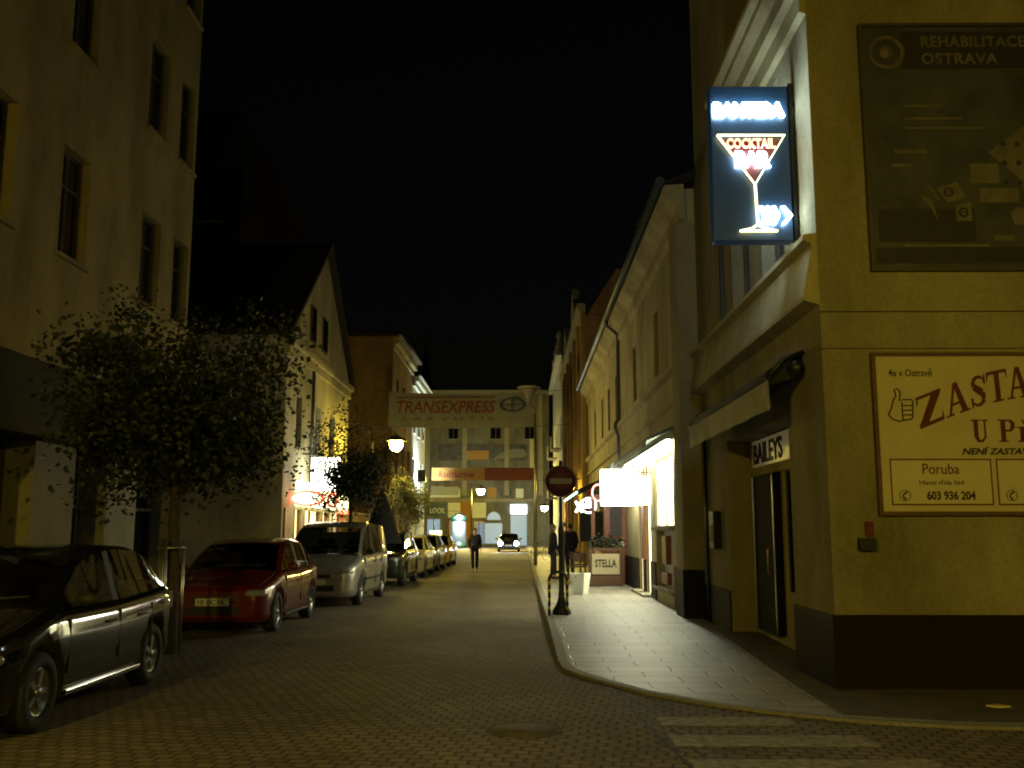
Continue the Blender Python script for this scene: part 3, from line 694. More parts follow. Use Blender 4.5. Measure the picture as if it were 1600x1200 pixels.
m = MB(); m.prism([(XM - .05, 18.6, 3.62), (XM - .62, 18.6, 3.36), (XM - .62, 18.6, 3.32), (XM - .05, 18.6, 3.56)], (0, 8.6, 0)); m.build('canvas', P['greencanvas'], t)
m = MB()
for i in range(28):
    y0 = 18.6 + i * 8.6 / 28; y1 = y0 + 8.6 / 28
    m.prism([(XM - .61, y0, 3.33), (XM - .61, y1, 3.33), (XM - .61, y1 - .05, 3.21), (XM - .61, (y0 + y1) / 2, 3.17), (XM - .61, y0 + .05, 3.21)], (-.012, 0, 0))
m.build('scalloped_edge', P['greencanvas'], t)
m = MB(); m.box(2.82, 2.92, 18.9, 27.0, 3.335, 3.36); m.build('strip_light', P['e_strip'], t)
m = MB(); m.box(2.80, 2.94, 18.85, 27.05, 3.362, 3.40); m.build('strip_batten', P['metal'], t)
t = thing('shop_lightbox', 'glaring white lightbox sign projecting from the lit shop wall', 'lightbox', (XM, 25.6, 2.3))
m = MB(); m.box(2.08, 2.96, 25.5, 25.75, 2.26, 3.20); m.build('box', P['e_box'], t, .02)
m = MB(); m.tube([(2.5, 25.62, 3.205), (2.5, 25.62, 3.28), (XM + .02, 25.62, 3.28)], .025); m.build('bracket', P['metal'], t)
t = thing('shop_lightbox', 'smaller white light panel beside the doors at the end of the lit shop', 'lightbox', (XM, 22.6, 2.3))
m = MB(); m.box(2.62, 2.97, 22.55, 22.7, 2.2, 2.85); m.build('box', P['e_white'], t, .02)
m = MB(); m.tube([(2.78, 22.62, 2.855), (2.78, 22.62, 2.95), (XM + .02, 22.62, 2.95)], .018); m.build('bracket', P['metal'], t)
t = thing('neon_ring', 'red neon shape glowing at the left edge of the white lightbox', 'neon sign', (2.05, 26.2, 2.6))
m = MB(); m.tube([(2.05 + .16 * math.cos(a * .3142), 26.2, 2.62 + .22 * math.sin(a * .3142)) for a in range(21)], .02, 8); m.build('tube', P['e_red'], t)
m = MB(); m.tube([(2.05, 26.22, 2.85), (2.05, 26.22, 3.0), (XM + .02, 26.22, 3.0)], .015); m.build('bracket', P['metal'], t)

# ------------------------------------------------------------------ RIGHT: terrace furniture
t = thing('terrace_screen', 'red brown timber terrace screen with a framed dark poster', 'screen', (2.55, 28.4, .1))
m = MB()
for x in (2.02, 2.40, 2.95): m.box(x, x + .10, 28.35, 28.45, .1, 2.55)
m.box(2.0, 3.0, 28.34, 28.46, 2.55, 2.66); m.box(2.12, 2.40, 28.38, 28.42, .1, .95); m.box(2.5, 2.95, 28.38, 28.42, .1, 1.15)
m.build('frame', P['redwood'], t, .006)
m = MB(); m.box(2.5, 2.95, 28.36, 28.42, 1.38, 2.42); p_ = m.build('poster', P['redwood'], t)
m = MB(); m.box(2.55, 2.90, 28.345, 28.358, 1.45, 2.34); m.build('poster_print', P['chalk'], p_)
m = MB(); m.box(2.5, 2.95, 28.30, 28.42, 1.18, 1.34); m.build('shelf', P['vinyl'], t)
t = thing('terrace_planter', 'wooden planter barrier with a pale lettered panel and low greenery', 'planter', (2.35, 27.4, .1))
m = MB(); m.box(1.86, 1.94, 27.3, 27.62, .1, 1.16); m.box(2.72, 2.80, 27.3, 27.62, .1, 1.16); m.box(1.94, 2.72, 27.32, 27.6, 1.06, 1.14); m.box(1.94, 2.72, 27.34, 27.6, .12, .38); m.box(1.94, 2.72, 27.40, 27.6, .38, .90); m.build('box', P['wood'], t, .006)
m = MB(); m.box(1.95, 2.71, 27.36, 27.39, .42, .98); pn = m.build('panel', P['vinyl'], t)
m = MB(); put_text(m, "STELLA", (2.33, 27.355, .72), (1, 0, 0), (0, 0, 1), .60, .22, bold=.03); m.build('lettering', P['ink'], pn)
def leaves(mb, cen, sig, n, size, rnd, clip=None):
    for _ in range(n):
        c = Vector((rnd.gauss(cen[0], sig[0]), rnd.gauss(cen[1], sig[1]), rnd.gauss(cen[2], sig[2])))
        if clip and not clip(c): continue
        a = Vector((rnd.uniform(-1, 1), rnd.uniform(-1, 1), rnd.uniform(-.8, .5))).normalized()
        b = a.orthogonal().normalized(); b = (Matrix.Rotation(rnd.uniform(0, 6.28), 3, a) @ b)
        L = size * rnd.uniform(.7, 1.35); w = L * .36; n_ = a.cross(b)
        mb.add([c, c + a*L*.45 + b*w + n_*L*.08, c + a*L, c + a*L*.45 - b*w + n_*L*.08], [(0, 1, 2), (0, 2, 3)])
rnd = random.Random(3)
m = MB()
for k in range(10): leaves(m, (1.95 + k * .085, 27.46, 1.26 + rnd.uniform(-.02, .06)), (.07, .08, .09), 70, .07, rnd, lambda c: c.z > 1.10)
m.build('greenery', P['leaf'], t)
t = thing('white_planter', 'tapered square white planter standing on the pavement behind the no entry pole', 'planter', (1.42, 23.9, .1))
m = MB(); a, b = .135, .19
for z0, z1, r0, r1 in ((.10, .60, a, b),):
    A = [(1.42 + sx*r0, 23.9 + sy*r0, z0) for sx, sy in ((-1,-1),(1,-1),(1,1),(-1,1))]; B = [(1.42 + sx*r1, 23.9 + sy*r1, z1) for sx, sy in ((-1,-1),(1,-1),(1,1),(-1,1))]; I = [(1.42 + sx*(r1-.02), 23.9 + sy*(r1-.02), z1) for sx, sy in ((-1,-1),(1,-1),(1,1),(-1,1))]; D = [(p[0], p[1], z1 - .08) for p in I]
    m.add(A + B + I + D, [(3,2,1,0)] + [(i, (i+1)%4, 4+(i+1)%4, 4+i) for i in range(4)] + [(4+i, 4+(i+1)%4, 8+(i+1)%4, 8+i) for i in range(4)] + [(8+i, 8+(i+1)%4, 12+(i+1)%4, 12+i) for i in range(4)])
m.xform(Matrix.Translation((1.42, 23.9, 0)) @ Matrix.Rotation(R(-28), 4, 'Z') @ Matrix.Translation((-1.42, -23.9, 0))); m.build('pot', P['whitepot'], t, .008)
m = MB(); m.box(1.28, 1.56, 23.76, 24.04, .50, .53); m.build('soil', P['plinth'], t)
t = thing('menu_board', 'dark menu board hung behind the terrace under the round beer sign', 'menu board', (2.5, 33, 1.0))
m = MB(); m.box(1.98, 2.70, 33.0, 33.05, 1.25, 2.22); m.build('board', P['chalk'], t)
m = MB(); m.box(1.94, 1.98, 32.98, 33.06, .1, 2.26); m.box(2.70, 2.74, 32.98, 33.06, .1, 2.26); m.box(1.98, 2.70, 32.98, 33.06, 2.22, 2.26); m.build('frame', P['wood'], t)
# round lit sign and cross
t = thing('round_beer_sign', 'round illuminated beer sign ringed in white with a white bar', 'pub sign', (2.0, 29.2, 2.4))
cx, cz, cy = 2.0, 2.36, 29.2
m = MB(); m.lathe([(.24, -.03), (.24, .03), (.195, .03), (.195, -.03), (.24, -.03)], (cx, cy, cz), 28, 'y'); m.box(cx - .19, cx + .19, cy - .02, cy + .02, cz - .075, cz + .055); m.lathe([(.085, -.02), (.085, .02)], (cx, cy, cz + .09), 14, 'y'); m.build('lit_ring', P['e_ring'], t)
m = MB(); m.lathe([(.194, -.012), (.194, .012)], (cx, cy, cz), 28, 'y'); m.build('backing', P['redwood'], t)
m = MB(); m.tube([(cx, cy, cz + .24), (cx, cy, cz + .34), (XM + .02, cy, cz + .34)], .02); m.build('bracket', P['metal'], t)
t = thing('cross_sign', 'small white lit cross sign left of the round beer sign', 'pub sign', (1.72, 30.4, 2.3))
m = MB()
for s in (1, -1): m.prism([(1.78 - .13, 30.4 + .004*s, 2.35 - .15*s), (1.78 - .07, 30.4 + .004*s, 2.35 - .19*s), (1.78 + .13, 30.4 + .004*s, 2.35 + .15*s), (1.78 + .07, 30.4 + .004*s, 2.35 + .19*s)], (0, .03, 0))
m.build('lit_cross', P['e_ring'], t)
m = MB(); m.tube([(1.78, 30.45, 2.52), (1.78, 30.45, 2.8), (XM + .02, 30.45, 2.8)], .015); m.build('bracket', P['metal'], t)
t = thing('pub_awning', 'dark awning edged by a green white light tube beyond the terrace', 'awning', (2.7, 42, 2.8))
m = MB(); m.prism([(XM - .02, 33.6, 3.5), (1.95, 33.6, 3.02), (1.95, 33.6, 2.94), (XM - .02, 33.6, 3.4)], (0, 9.4, 0)); m.build('canvas', P['dkcanvas'], t)
m = MB(); m.tube([(1.90, 33.6, 2.92), (1.90, 43.0, 2.92)], .035, 8); m.build('light_tube', P['e_tube'], t)
# cafe chairs
def cafe_chair():
    t = thing('cafe_chair', 'dark cafe chair on the terrace nearest the white planter', 'chair', (0, 0, 0))
    for x in (-.19, .19):
        for y in (-.19, .19):
            m = MB(); m.tube([(x*1.1, y*1.1, 0), (x, y, .45)] + ([(x, y + .05, .86)] if y > 0 else []), .014, 6); m.build('leg', P['metal'], t)
    m = MB(); m.box(-.21, .21, -.21, .21, .45, .485); m.build('seat', P['wood'], t, .01)
    m = MB(); m.box(-.19, .19, .22, .245, .62, .86); m.build('backrest', P['wood'], t, .01)
    return t
def dup(o, loc=None, rz=None, label=None):
    r = o.copy(); C.objects.link(r)
    if loc: r.location = loc
    if rz is not None: r.rotation_euler = (0, 0, rz)
    if label: r['label'] = label
    def rec(a, b):
        for ch in list(a.children):
            c = ch.copy(); C.objects.link(c); c.parent = b; rec(ch, c)
    rec(o, r); return r
ch = cafe_chair(); ch.location = (1.62, 29.2, .1); ch.rotation_euler = (0, 0, R(200)); ch['group'] = 'cafe chairs on the terrace'
dup(ch, (1.75, 31.0, .1), R(20), 'dark cafe chair on the terrace behind the first, facing the street')
# no entry sign and hoop guard
NX, NY = .73, 18.2
t = thing('no_entry_sign', 'round red no entry sign on a dark cast iron pole', 'road sign', (NX, NY, .1))
m = MB(); m.lathe([(.17, .10), (.17, .16), (.11, .26), (.075, .34), (.055, .42), (.06, .46), (.05, .50), (.047, 1.2), (.055, 1.55), (.06, 1.62), (.045, 1.70), (.035, 1.8), (.033, 2.9), (.0, 2.91)], (NX, NY, 0), 16); m.build('pole', P['metal'], t)
dz = 2.52
m = MB(); m.lathe([(0, -.075), (.28, -.075), (.28, -.055), (0, -.055)], (NX, NY, dz), 36, 'y'); m.build('disc', P['signred'], t)
m = MB(); m.lathe([(.281, -.08), (.298, -.08), (.298, -.05), (.281, -.05), (.281, -.08)], (NX, NY, dz), 36, 'y'); m.build('disc_rim', P['signwhite'], t)
m = MB(); m.box(NX - .205, NX + .205, NY - .083, NY - .0755, dz - .05, dz + .05); m.build('white_bar', P['signwhite'], t)
m = MB(); m.box(NX - .05, NX + .05, NY - .054, NY + .045, dz + .12, dz + .16); m.box(NX - .05, NX + .05, NY - .054, NY + .045, dz - .16, dz - .12); m.build('clamp', P['steel'], t)
t = thing('hoop_barrier', 'black and yellow banded hoop barrier guarding the sign pole', 'barrier', (NX - .05, NY - .25, .1))
m = MB(); hx0, hx1, hy = .50, .82, NY - .28
arc = [(hx0, hy, .1), (hx0, hy, .75)] + [((hx0 + hx1)/2 - .16*math.cos(a*math.pi/8), hy, .75 + .12*math.sin(a*math.pi/8)) for a in range(1, 8)] + [(hx1, hy, .75), (hx1, hy, .1)]
m.tube(arc, .027, 10); m.build('hoop', P['metal'], t)
for x in (hx0, hx1):
    for k in range(4): m = MB(); m.tube([(x, hy, .2 + k*.15), (x, hy, .26 + k*.15)], .029, 10); m.build('yellow_band', P['yellow'], t)

# ------------------------------------------------------------------ RIGHT: buildings further along
o3 = thing('ornate_building', 'tall ornate dusky building with pilasters and gable piers on the right', 'building', (8, 54, 0))
O3 = (2.95, 43.6, 0)
hs = [(2 + i*3.6, 3.4 + i*3.6, z, z + 2.0) for i in range(5) for z in (4.6, 8.2)] + [(1.8 + i*4.2, 4.4 + i*4.2, .4, 2.8) for i in range(4)]
m = MB(); facade(m, O3, (0, 1, 0), nA, 21, 0, 11.4, hs, .25, .6)
m.quad((2.95, 43.6, 0), (14, 43.6, 0), (14, 43.6, 11.4), (2.95, 43.6, 11.4)); m.build('wall', P['pinkpl'], o3)
for h in hs: window(o3, O3, (0, 1, 0), nA, h, .22, 'frame', 'pane', 1, 1, False)
for y in (43.6, 47.0, 50.6, 54.2, 57.8, 61.4, 64.2): m = MB(); m.box(2.72, 2.948, y, y + .5, .1, 11.6); m.build('pilaster', P['ochre'], o3, .02)
m = MB(); m.box(2.55, 2.95, 43.5, 64.7, 11.6, 11.95)
m.prism([(2.7, 49, 11.95), (2.7, 52, 11.95), (2.7, 51.6, 13.2), (2.7, 50.9, 13.7), (2.7, 50.5, 14.4), (2.7, 50.1, 13.7), (2.7, 49.4, 13.2)], (.4, 0, 0))
m.prism([(2.7, 58, 11.95), (2.7, 61, 11.95), (2.7, 60.6, 13.2), (2.7, 59.5, 14.2), (2.7, 58.4, 13.2)], (.4, 0, 0)); m.build('parapet', P['stone'], o3, .03)
m = MB(); m.prism([(3.0, 43.65, 11.42), (4.4, 43.65, 13.6), (14, 43.65, 13.8), (14, 43.65, 11.42)], (0, 20.8, 0)); m.build('roof', P['pinkpl'], o3)
m = MB(); m.box(3.6, 13.5, 44.2, 64.2, 0, 11.3); m.build('core', P['darkpl'], o3)
o4 = thing('pale_facade_house', 'narrow pale blue green house with balconies near the street end', 'building', (8, 74, 0))
O4 = (2.75, 64.9, 0)
hs = [(2.2 + i*4.2, 3.6 + i*4.2, z, z + 2.0) for i in range(4) for z in (4.4, 7.6, 10.4)]
m = MB(); facade(m, O4, (0, 1, 0), nA, 19, 0, 13.4, hs, .25, .6); m.quad((2.75, 64.9, 11), (14, 64.9, 11), (14, 64.9, 13.4), (2.75, 64.9, 13.4)); m.build('wall', P['whitepl'], o4)
for h in hs: window(o4, O4, (0, 1, 0), nA, h, .22, 'frame', 'pane', 1, 1, False)
for y, z in ((68, 4.2), (68, 7.3), (76.5, 4.2), (76.5, 7.3)): m = MB(); m.box(2.05, 2.748, y - 1, y + 1, z - .12, z); m.box(2.05, 2.1, y - 1, y + 1, z, z + .9); m.build('balcony', P['stone'], o4, .02)
m = MB(); m.box(2.35, 2.75, 64.8, 84, 13.4, 13.7); m.lathe([(.25, 13.7), (.3, 14.2), (.14, 14.5), (.2, 14.9), (.0, 15.3)], (2.6, 65.4, 0), 10); m.lathe([(.25, 13.7), (.3, 14.2), (.14, 14.5), (.2, 14.9), (.0, 15.3)], (2.6, 72, 0), 10); m.build('parapet', P['whitepl'], o4, .02)
m = MB(); m.box(3.4, 13.5, 65.4, 83.5, 0, 13.2); m.build('core', P['darkpl'], o4)

# ------------------------------------------------------------------ LEFT: near corner block
XL = -7.3
lb = thing('tall_apartment_block', 'tall cream apartment block with dark narrow windows above a shadowed shopfront', 'building', (-13, 10, 0))
OL = (XL, 20.7, 0); uL, nL = (0, -1, 0), (1, 0, 0)          # u runs toward the viewer
hs = []
for base, top in ((5.95, 7.75), (9.45, 11.4), (12.95, 14.8)):
    for c in (.55, 2.25, 5.5, 7.9, 11.2, 13.6, 17, 19.5): hs.append((c - .48 if c > 1 else .15, c + .48, base, top))
m = MB(); facade(m, OL, uL, nL, 30, 4.05, 17.5, hs, .26, .6); m.quad((XL, 20.7, 4.05), (XL - 12, 20.7, 4.05), (XL - 12, 20.7, 17.5), (XL, 20.7, 17.5)); m.build('wall', P['lampcream'], lb)
for h in hs: window(lb, OL, uL, nL, h, .22, 'frame', 'pane', 1, 1, True, sillm='lampcream')
m = MB(); m.box(XL - .5, XL + .35, -9.3, 20.7, 2.95, 4.05); m.build('fascia', P['plinth'], lb, .02)
m = MB()
for y0, y1 in ((20.3, 20.7), (17.1, 18.45), (14.5, 15.85), (12.2, 13.15), (8, 9), (4, 5)):
    m = MB(); m.box(XL - .5, XL, y0, y1, .1, 2.95); m.build('pier', P['stone'], lb, .01)
m = MB(); m.box(XL - .55, XL - .5, -9.3, 20.7, .1, 2.95); m.build('shop_glass', P['pane'], lb)
for y0, y1 in ((19.3, 20.3), (18.6, 19.25), (15.9, 16.9), (13.2, 14.4), (9.1, 12)):
    m = MB(); m.box(XL - .47, XL - .40, y0, y0 + .06, .1, 2.9); m.box(XL - .47, XL - .40, y1 - .06, y1, .1, 2.9); m.box(XL - .47, XL - .40, y0 + .06, y1 - .06, 2.0, 2.06); m.build('shop_frame', P['frame'], lb)
m = MB(); m.box(XL - 12, XL - .6, -9.3, 20.6, 0, 17.4); m.build('core', P['darkpl'], lb)
sb = thing('setback_building', 'dark tall building standing back behind the gabled house', 'building', (-17, 50, 0))
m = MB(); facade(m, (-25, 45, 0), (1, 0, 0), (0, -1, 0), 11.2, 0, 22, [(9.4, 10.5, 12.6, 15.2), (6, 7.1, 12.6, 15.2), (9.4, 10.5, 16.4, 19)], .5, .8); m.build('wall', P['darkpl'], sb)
for h in ((9.4, 10.5, 12.6, 15.2), (6, 7.1, 12.6, 15.2), (9.4, 10.5, 16.4, 19)): window(sb, (-25, 45, 0), (1, 0, 0), (0, -1, 0), h, .4, 'frame', 'pane', 1, 1, True)
m = MB(); m.box(-14.05, -13.88, 44.9, 44.99, 13.2, 14.9); m.build('lit_reveal', P['e_dimwarm'], sb)
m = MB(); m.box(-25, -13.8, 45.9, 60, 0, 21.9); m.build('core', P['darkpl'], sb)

# ------------------------------------------------------------------ LEFT: gabled house with lit shop
gh = thing('gabled_house', 'steep gabled cream house with a dark roof and lit ground floor shop', 'building', (-12, 35, 0))
OG = (XL, 40.6, 0); WG = 10.9
hg = [(4.9, 5.75, 8.1, 9.4), (6.9, 7.75, 8.1, 9.4), (2.9, 3.9, 4.3, 6.0), (5.6, 6.4, 4.3, 6.0), (8.6, 9.4, 4.3, 6.0)]
lo_ = [(1.0, 3.2, .5, 2.3), (3.5, 4.7, .14, 2.3), (5.0, 7.6, .5, 2.3), (8.0, 9.2, .14, 2.3)]
m = MB(); facade(m, OG, uL, nL, WG, 0, 7.75, [h for h in hg if h[3] < 7] + lo_, .25, .5)
gt = 7.75
m.prism([(XL, 29.7, gt), (XL, 40.6, gt), (XL, 35.3, 11.95)], (-.5, 0, 0))
m.quad((XL, 29.7, 0), (XL - 13, 29.7, 0), (XL - 13, 29.7, 7.75), (XL, 29.7, 7.75)); m.build('wall', P['gable'], gh)
for h in hg[2:]: window(gh, OG, uL, nL, h, .2, 'frame', 'pane', 1, 1, True)
for h in hg[:2]:
    m = MB(); m.obox(OG, uL, nL, h[0], h[1], 0, .05, h[2], h[3]); w = m.build('window', P['frame'], gh)
    m = MB(); m.obox(OG, uL, nL, h[0] + .07, h[1] - .07, .051, .06, h[2] + .07, h[3] - .07); m.build('pane', P['pane'], w)
m = MB()
for (ya, za), (yb_, zb) in (((29.4, 7.62), (35.3, 12.16)), ((35.3, 12.16), (40.9, 7.62))):
    m.prism([(XL + .22, ya, za), (XL + .22, yb_, zb), (XL + .22, yb_, zb + .16), (XL + .22, ya, za + .16)], (-13.4, 0, 0))
m.build('roof', P['roof'], gh)
m = MB(); m.box(XL - .001, XL + .22, 29.7, 40.6, 7.4, 7.62); m.box(XL - .001, XL + .10, 29.7, 40.6, 7.1, 7.4); m.build('string_course', P['cream2'], gh, .02)
m = MB(); m.tube([(XL + .08, 33.3, 7.1), (XL + .08, 33.3, 3.2)], .06); m.build('downpipe', P['zinc'], gh)
m = MB(); m.box(XL - 12.5, XL - .6, 30.0, 40.3, 0, 7.6); m.build('core', P['darkpl'], gh)
for h in lo_:
    m = MB(); m.obox(OG, uL, nL, h[0], h[1], -.24, -.20, h[2], h[3]); w = m.build('shop_window', P['e_warm'], gh)
    m = MB()
    for k in range(3): a = h[0] + (h[1] - h[0] - .08) * k / 2; m.obox(OG, uL, nL, a, a + .08, -.19, -.12, h[2], h[3])
    m.build('frame', P['wood'], w)
m = MB(); m.obox(OG, uL, nL, 9.9, 10.6, .0, .04, .2, 2.3); m.build('side_panel', P['redwood'], gh)
t = thing('projecting_lightbox', 'large glaring white lightbox projecting from the gabled house', 'lightbox', (XL, 31.2, 3.4))
m = MB(); m.box(-6.98, -6.05, 32.2, 32.45, 2.95, 4.02); m.build('box', P['e_leftbox'], t, .03)
m = MB(); m.tube([(-6.6, 32.3, 4.03), (-6.6, 32.3, 4.15), (XL - .05, 32.3, 4.15)], .03); m.build('bracket', P['metal'], t)
t = thing('oval_neon_sign', 'white oval sign with red neon rim under the projecting lightbox', 'neon sign', (XL, 30.2, 2.6))
m = MB(); m.lathe([(.0, -.06), (.42, -.06), (.42, .06), (.0, .06)], (0, 0, 0), 28, 'y'); m.xform(Matrix.Translation((-6.72, 30.6, 2.62)) @ Matrix.Diagonal((1.1, 1, .42, 1))); m.build('face', P['e_white2'], t)
m = MB(); m.tube([(-6.72 + .48 * math.cos(a * .2618), 30.6, 2.62 + .195 * math.sin(a * .2618)) for a in range(25)], .06, 8); m.build('rim', P['e_red'], t)
m = MB(); m.tube([(-6.72, 30.6, 2.82), (-6.72, 30.6, 2.9), (XL - .05, 30.6, 2.9)], .02); m.build('bracket', P['metal'], t)
t = thing('shop_fascia', 'white shop fascia strip with red neon end along the gabled house', 'fascia sign', (XL, 36, 2.5))
m = MB(); m.box(XL + .02, XL + .16, 31.4, 40.2, 2.42, 3.2); m.build('face', P['e_white2'], t)
m = MB(); m.box(XL + .02, XL + .19, 38.6, 40.2, 2.30, 2.40); m.tube([(XL + .22, 36.5 + .9 * math.cos(a * .3142), 2.75 + .25 * math.sin(a * .3142)) for a in range(21)], .04, 6); m.build('neon', P['e_red'], t)

# ------------------------------------------------------------------ LEFT: further buildings
ob = thing('ochre_building', 'tall ochre rendered building with pale eaves beyond the gabled house', 'building', (-13, 59, 0))
OO = (XL, 64.2, 0); W = 9.9
hs = [(1.0 + i*3.0, 2.2 + i*3.0, z, z + 1.9) for i in range(3) for z in (4.8, 8.6)] + [(.8 + i*3.1, 3.0 + i*3.1, .5, 2.9) for i in range(3)]
m = MB(); facade(m, OO, uL, nL, W, 0, 12.6, hs, .25, .6)
hs2 = [(2.2, 3.3, 8.8, 10.5), (5.6, 6.7, 8.8, 10.5), (2.2, 3.3, 5.2, 6.9)]
facade(m, (XL - 14, 54.3, 0), (1, 0, 0), (0, -1, 0), 14, 0, 12.6, hs2, .25, .6); m.build('wall', P['ochre'], ob)
for h in hs: window(ob, OO, uL, nL, h, .2, 'frame', 'pane', 1, 1, True)
for h in hs2: window(ob, (XL - 14, 54.3, 0), (1, 0, 0), (0, -1, 0), h, .2, 'frame', 'pane', 1, 1, True)
m = MB(); m.box(XL + .001, XL + .35, 54.3, 64.2, 12.2, 12.6); m.box(XL + .001, XL + .12, 54.3, 64.2, 11.9, 12.199); m.build('cornice', P['cream2'], ob, .02)
m = MB(); m.prism([(XL + .5, 54.0, 12.62), (XL - 14.4, 54.0, 12.62), (XL - 14.4, 54.0, 12.75), (XL - 7, 54.0, 13.0), (XL + .5, 54.0, 12.72)], (0, 10.3, 0)); m.tube([(XL + .55, 54.0, 12.70), (XL + .55, 64.3, 12.70)], .09); m.build('roof', P['roof'], ob)
m = MB(); m.box(XL - 13.4, XL - .6, 55, 64, 0, 12.4); m.build('core', P['darkpl'], ob)
t = thing('garden_wall', 'low rendered yard wall between the gabled house and the ochre building', 'wall', (XL, 47, 0))
m = MB(); m.box(XL - .3, XL, 40.62, 54.28, 0, 2.3); m.build('wall', P['ochre'], t)
m = MB(); m.box(XL - .36, XL + .06, 40.62, 54.28, 2.301, 2.42); m.build('coping', P['stone'], t, .02); t['kind'] = 'thing'
wb = thing('floodlit_house', 'pale house front floodlit white at the far end of the left row', 'building', (-13, 69, 0))
OW = (XL, 73.2, 0)
hs = [(1.0 + i*2.9, 2.2 + i*2.9, z, z + 1.9) for i in range(3) for z in (4.6, 8.2)]
m = MB(); facade(m, OW, uL, nL, 8.9, 0, 11.9, hs, .25, .6); m.quad((XL, 73.2, 0), (XL - 10, 73.2, 0), (XL - 10, 73.2, 11.9), (XL, 73.2, 11.9)); m.build('wall', P['whitepl'], wb)
for h in hs: window(wb, OW, uL, nL, h, .2, 'wframe', 'pane', 1, 1, True, sillm='whitepl')
m = MB(); m.box(XL + .001, XL + .4, 64.3, 73.3, 11.55, 11.9); m.box(XL + .001, XL + .2, 64.3, 73.3, 11.25, 11.549); m.tube([(XL + .5, 64.3, 11.95), (XL + .5, 74.2, 11.95)], .08); m.build('cornice', P['whitepl'], wb, .02)
m = MB(); m.prism([(XL + .5, 64.25, 11.92), (XL - 10.4, 64.25, 11.92), (XL - 5, 64.25, 13.0)], (0, 9.2, 0)); m.build('roof', P['roof'], wb)
m = MB(); m.box(XL - 9.5, XL - .6, 64.6, 73, 0, 11.6); m.build('core', P['darkpl'], wb)
t = thing('floodlight', 'small white floodlight on the far left house front shining upward', 'floodlight', (XL + .3, 66.8, 5.0))
m = MB(); m.box(XL + .2, XL + .7, 66.6, 67.0, 4.95, 5.02); m.tube([(XL - .01, 66.8, 4.9), (XL + .5, 66.8, 4.9)], .03); m.box(XL + .72, XL + .75, 66.3, 67.3, 4.95, 5.75); m.box(XL + .2, XL + .72, 66.30, 66.33, 4.95, 5.75); m.build('case', P['metal'], t)  # tall plates added to keep the lamp's spill off the street
m = MB(); m.ball((XL + .5, 66.8, 5.16), .13); m.build('lamp_glass', P['e_floodw'], t)
t = thing('church_spire', 'faint slender spire rising beyond the far left roofs', 'spire', (-15, 150, 0))
m = MB(); m.box(-16.5, -13.5, 148.5, 151.5, 0, 20); m.build('tower', P['darkpl'], t)
m = MB(); m.lathe([(2.0, 20), (1.4, 22), (.5, 27), (.12, 31), (0, 32)], (-15, 150, 0), 8); m.build('cap', P['greypl'], t)

# ------------------------------------------------------------------ far end of the street
fb = thing('square_building', 'broad pale building with billboard strip and shop signs closing the street', 'building', (-3.5, 112, 0))
OFb = (-18, 105, 0); uf, nf = (1, 0, 0), (0, -1, 0)
def fpx(px): return (px - 815) / 1517 * 105 + 18
def fz(py): return 1.6 + (830 - py) / 1517 * 105 * 1.02
hs = [(fpx(766), fpx(783), fz(690), fz(662)), (fpx(700), fpx(716), fz(690), fz(662)), (fpx(766), fpx(783), fz(645), fz(625)), (fpx(700), fpx(716), fz(645), fz(625)), (fpx(820), fpx(836), fz(690), fz(662))]
m = MB(); facade(m, OFb, uf, nf, 21, 0, 16.4, hs, .3, .8); m.build('wall', P['greypl'], fb)
for h in hs: window(fb, OFb, uf, nf, h, .25, 'frame', 'pane', 1, 1, True)
m = MB(); m.obox(OFb, uf, nf, fpx(684), fpx(824), .02, .15, fz(723), fz(698)); bb = m.build('billboard', P['poster'], fb)
m = MB(); m.obox(OFb, uf, nf, fpx(728), fpx(764), .16, .17, fz(722), fz(708)); m.build('yellow_panel', P['ybanner'], bb)
m = MB(); m.prism([(fpx(a) - 18, 104.83, fz(b)) for a, b in ((770, 722), (782, 712), (800, 705), (818, 706), (824, 714), (820, 718))], (0, -.01, 0)); m.build('pale_shape', P['bannercloth'], bb)
m = MB(); m.obox(OFb, uf, nf, fpx(672), fpx(838), .0, .5, fz(786), fz(781)); m.build('ledge', P['stone'], fb)
for a, b, c, d, k in ((720, 737, 834, 786, 'orange'),):
    m = MB(); m.obox(OFb, uf, nf, fpx(a), fpx(b), .01, .12, 0, fz(d)); m.build('pier', P[k], fb)
m = MB(); m.obox(OFb, uf, nf, fpx(695), fpx(739), .02, .2, fz(763), fz(757)); m.build('dark_sign', P['wood'], fb)
m = MB(); m.obox(OFb, uf, nf, fpx(668), fpx(700), .02, .25, fz(807), fz(788)); s_ = m.build('look_sign', P['signgreen'], fb)
m = MB(); put_text(m, "LOOK", (fpx(685) - 18, 104.72, fz(799)), uf, (0, 0, 1), 1.6, .55, bold=.02); m.build('lettering', P['panelwhite'], s_)
for a, b in ((701, 720), (739, 760)):
    m = MB(); m.obox(OFb, uf, nf, fpx(a), fpx(b), .02, .2, fz(810), fz(787)); m.build('white_panel', P['panelwhite'], fb)
m = MB(); cx = fpx(772) - 18; m.prism([(cx + .75 * math.cos(a * math.pi / 10), 104.98, fz(813) + .85 * math.sin(a * math.pi / 10)) for a in range(11)], (0, -.05, 0)); m.build('arched_window', P['e_cool'], fb)
m = MB(); m.obox(OFb, uf, nf, fpx(798), fpx(823), .02, .15, fz(804), fz(790)); m.build('lit_sign', P['e_coolbright'], fb)
m = MB(); m.obox(OFb, uf, nf, fpx(798), fpx(823), .02, .08, .1, fz(806)); m.build('entrance', P['e_cool'], fb)
m = MB(); m.obox(OFb, uf, nf, fpx(745), fpx(785), .02, .08, .3, fz(818)); m.build('shop_window', P['e_cool'], fb)
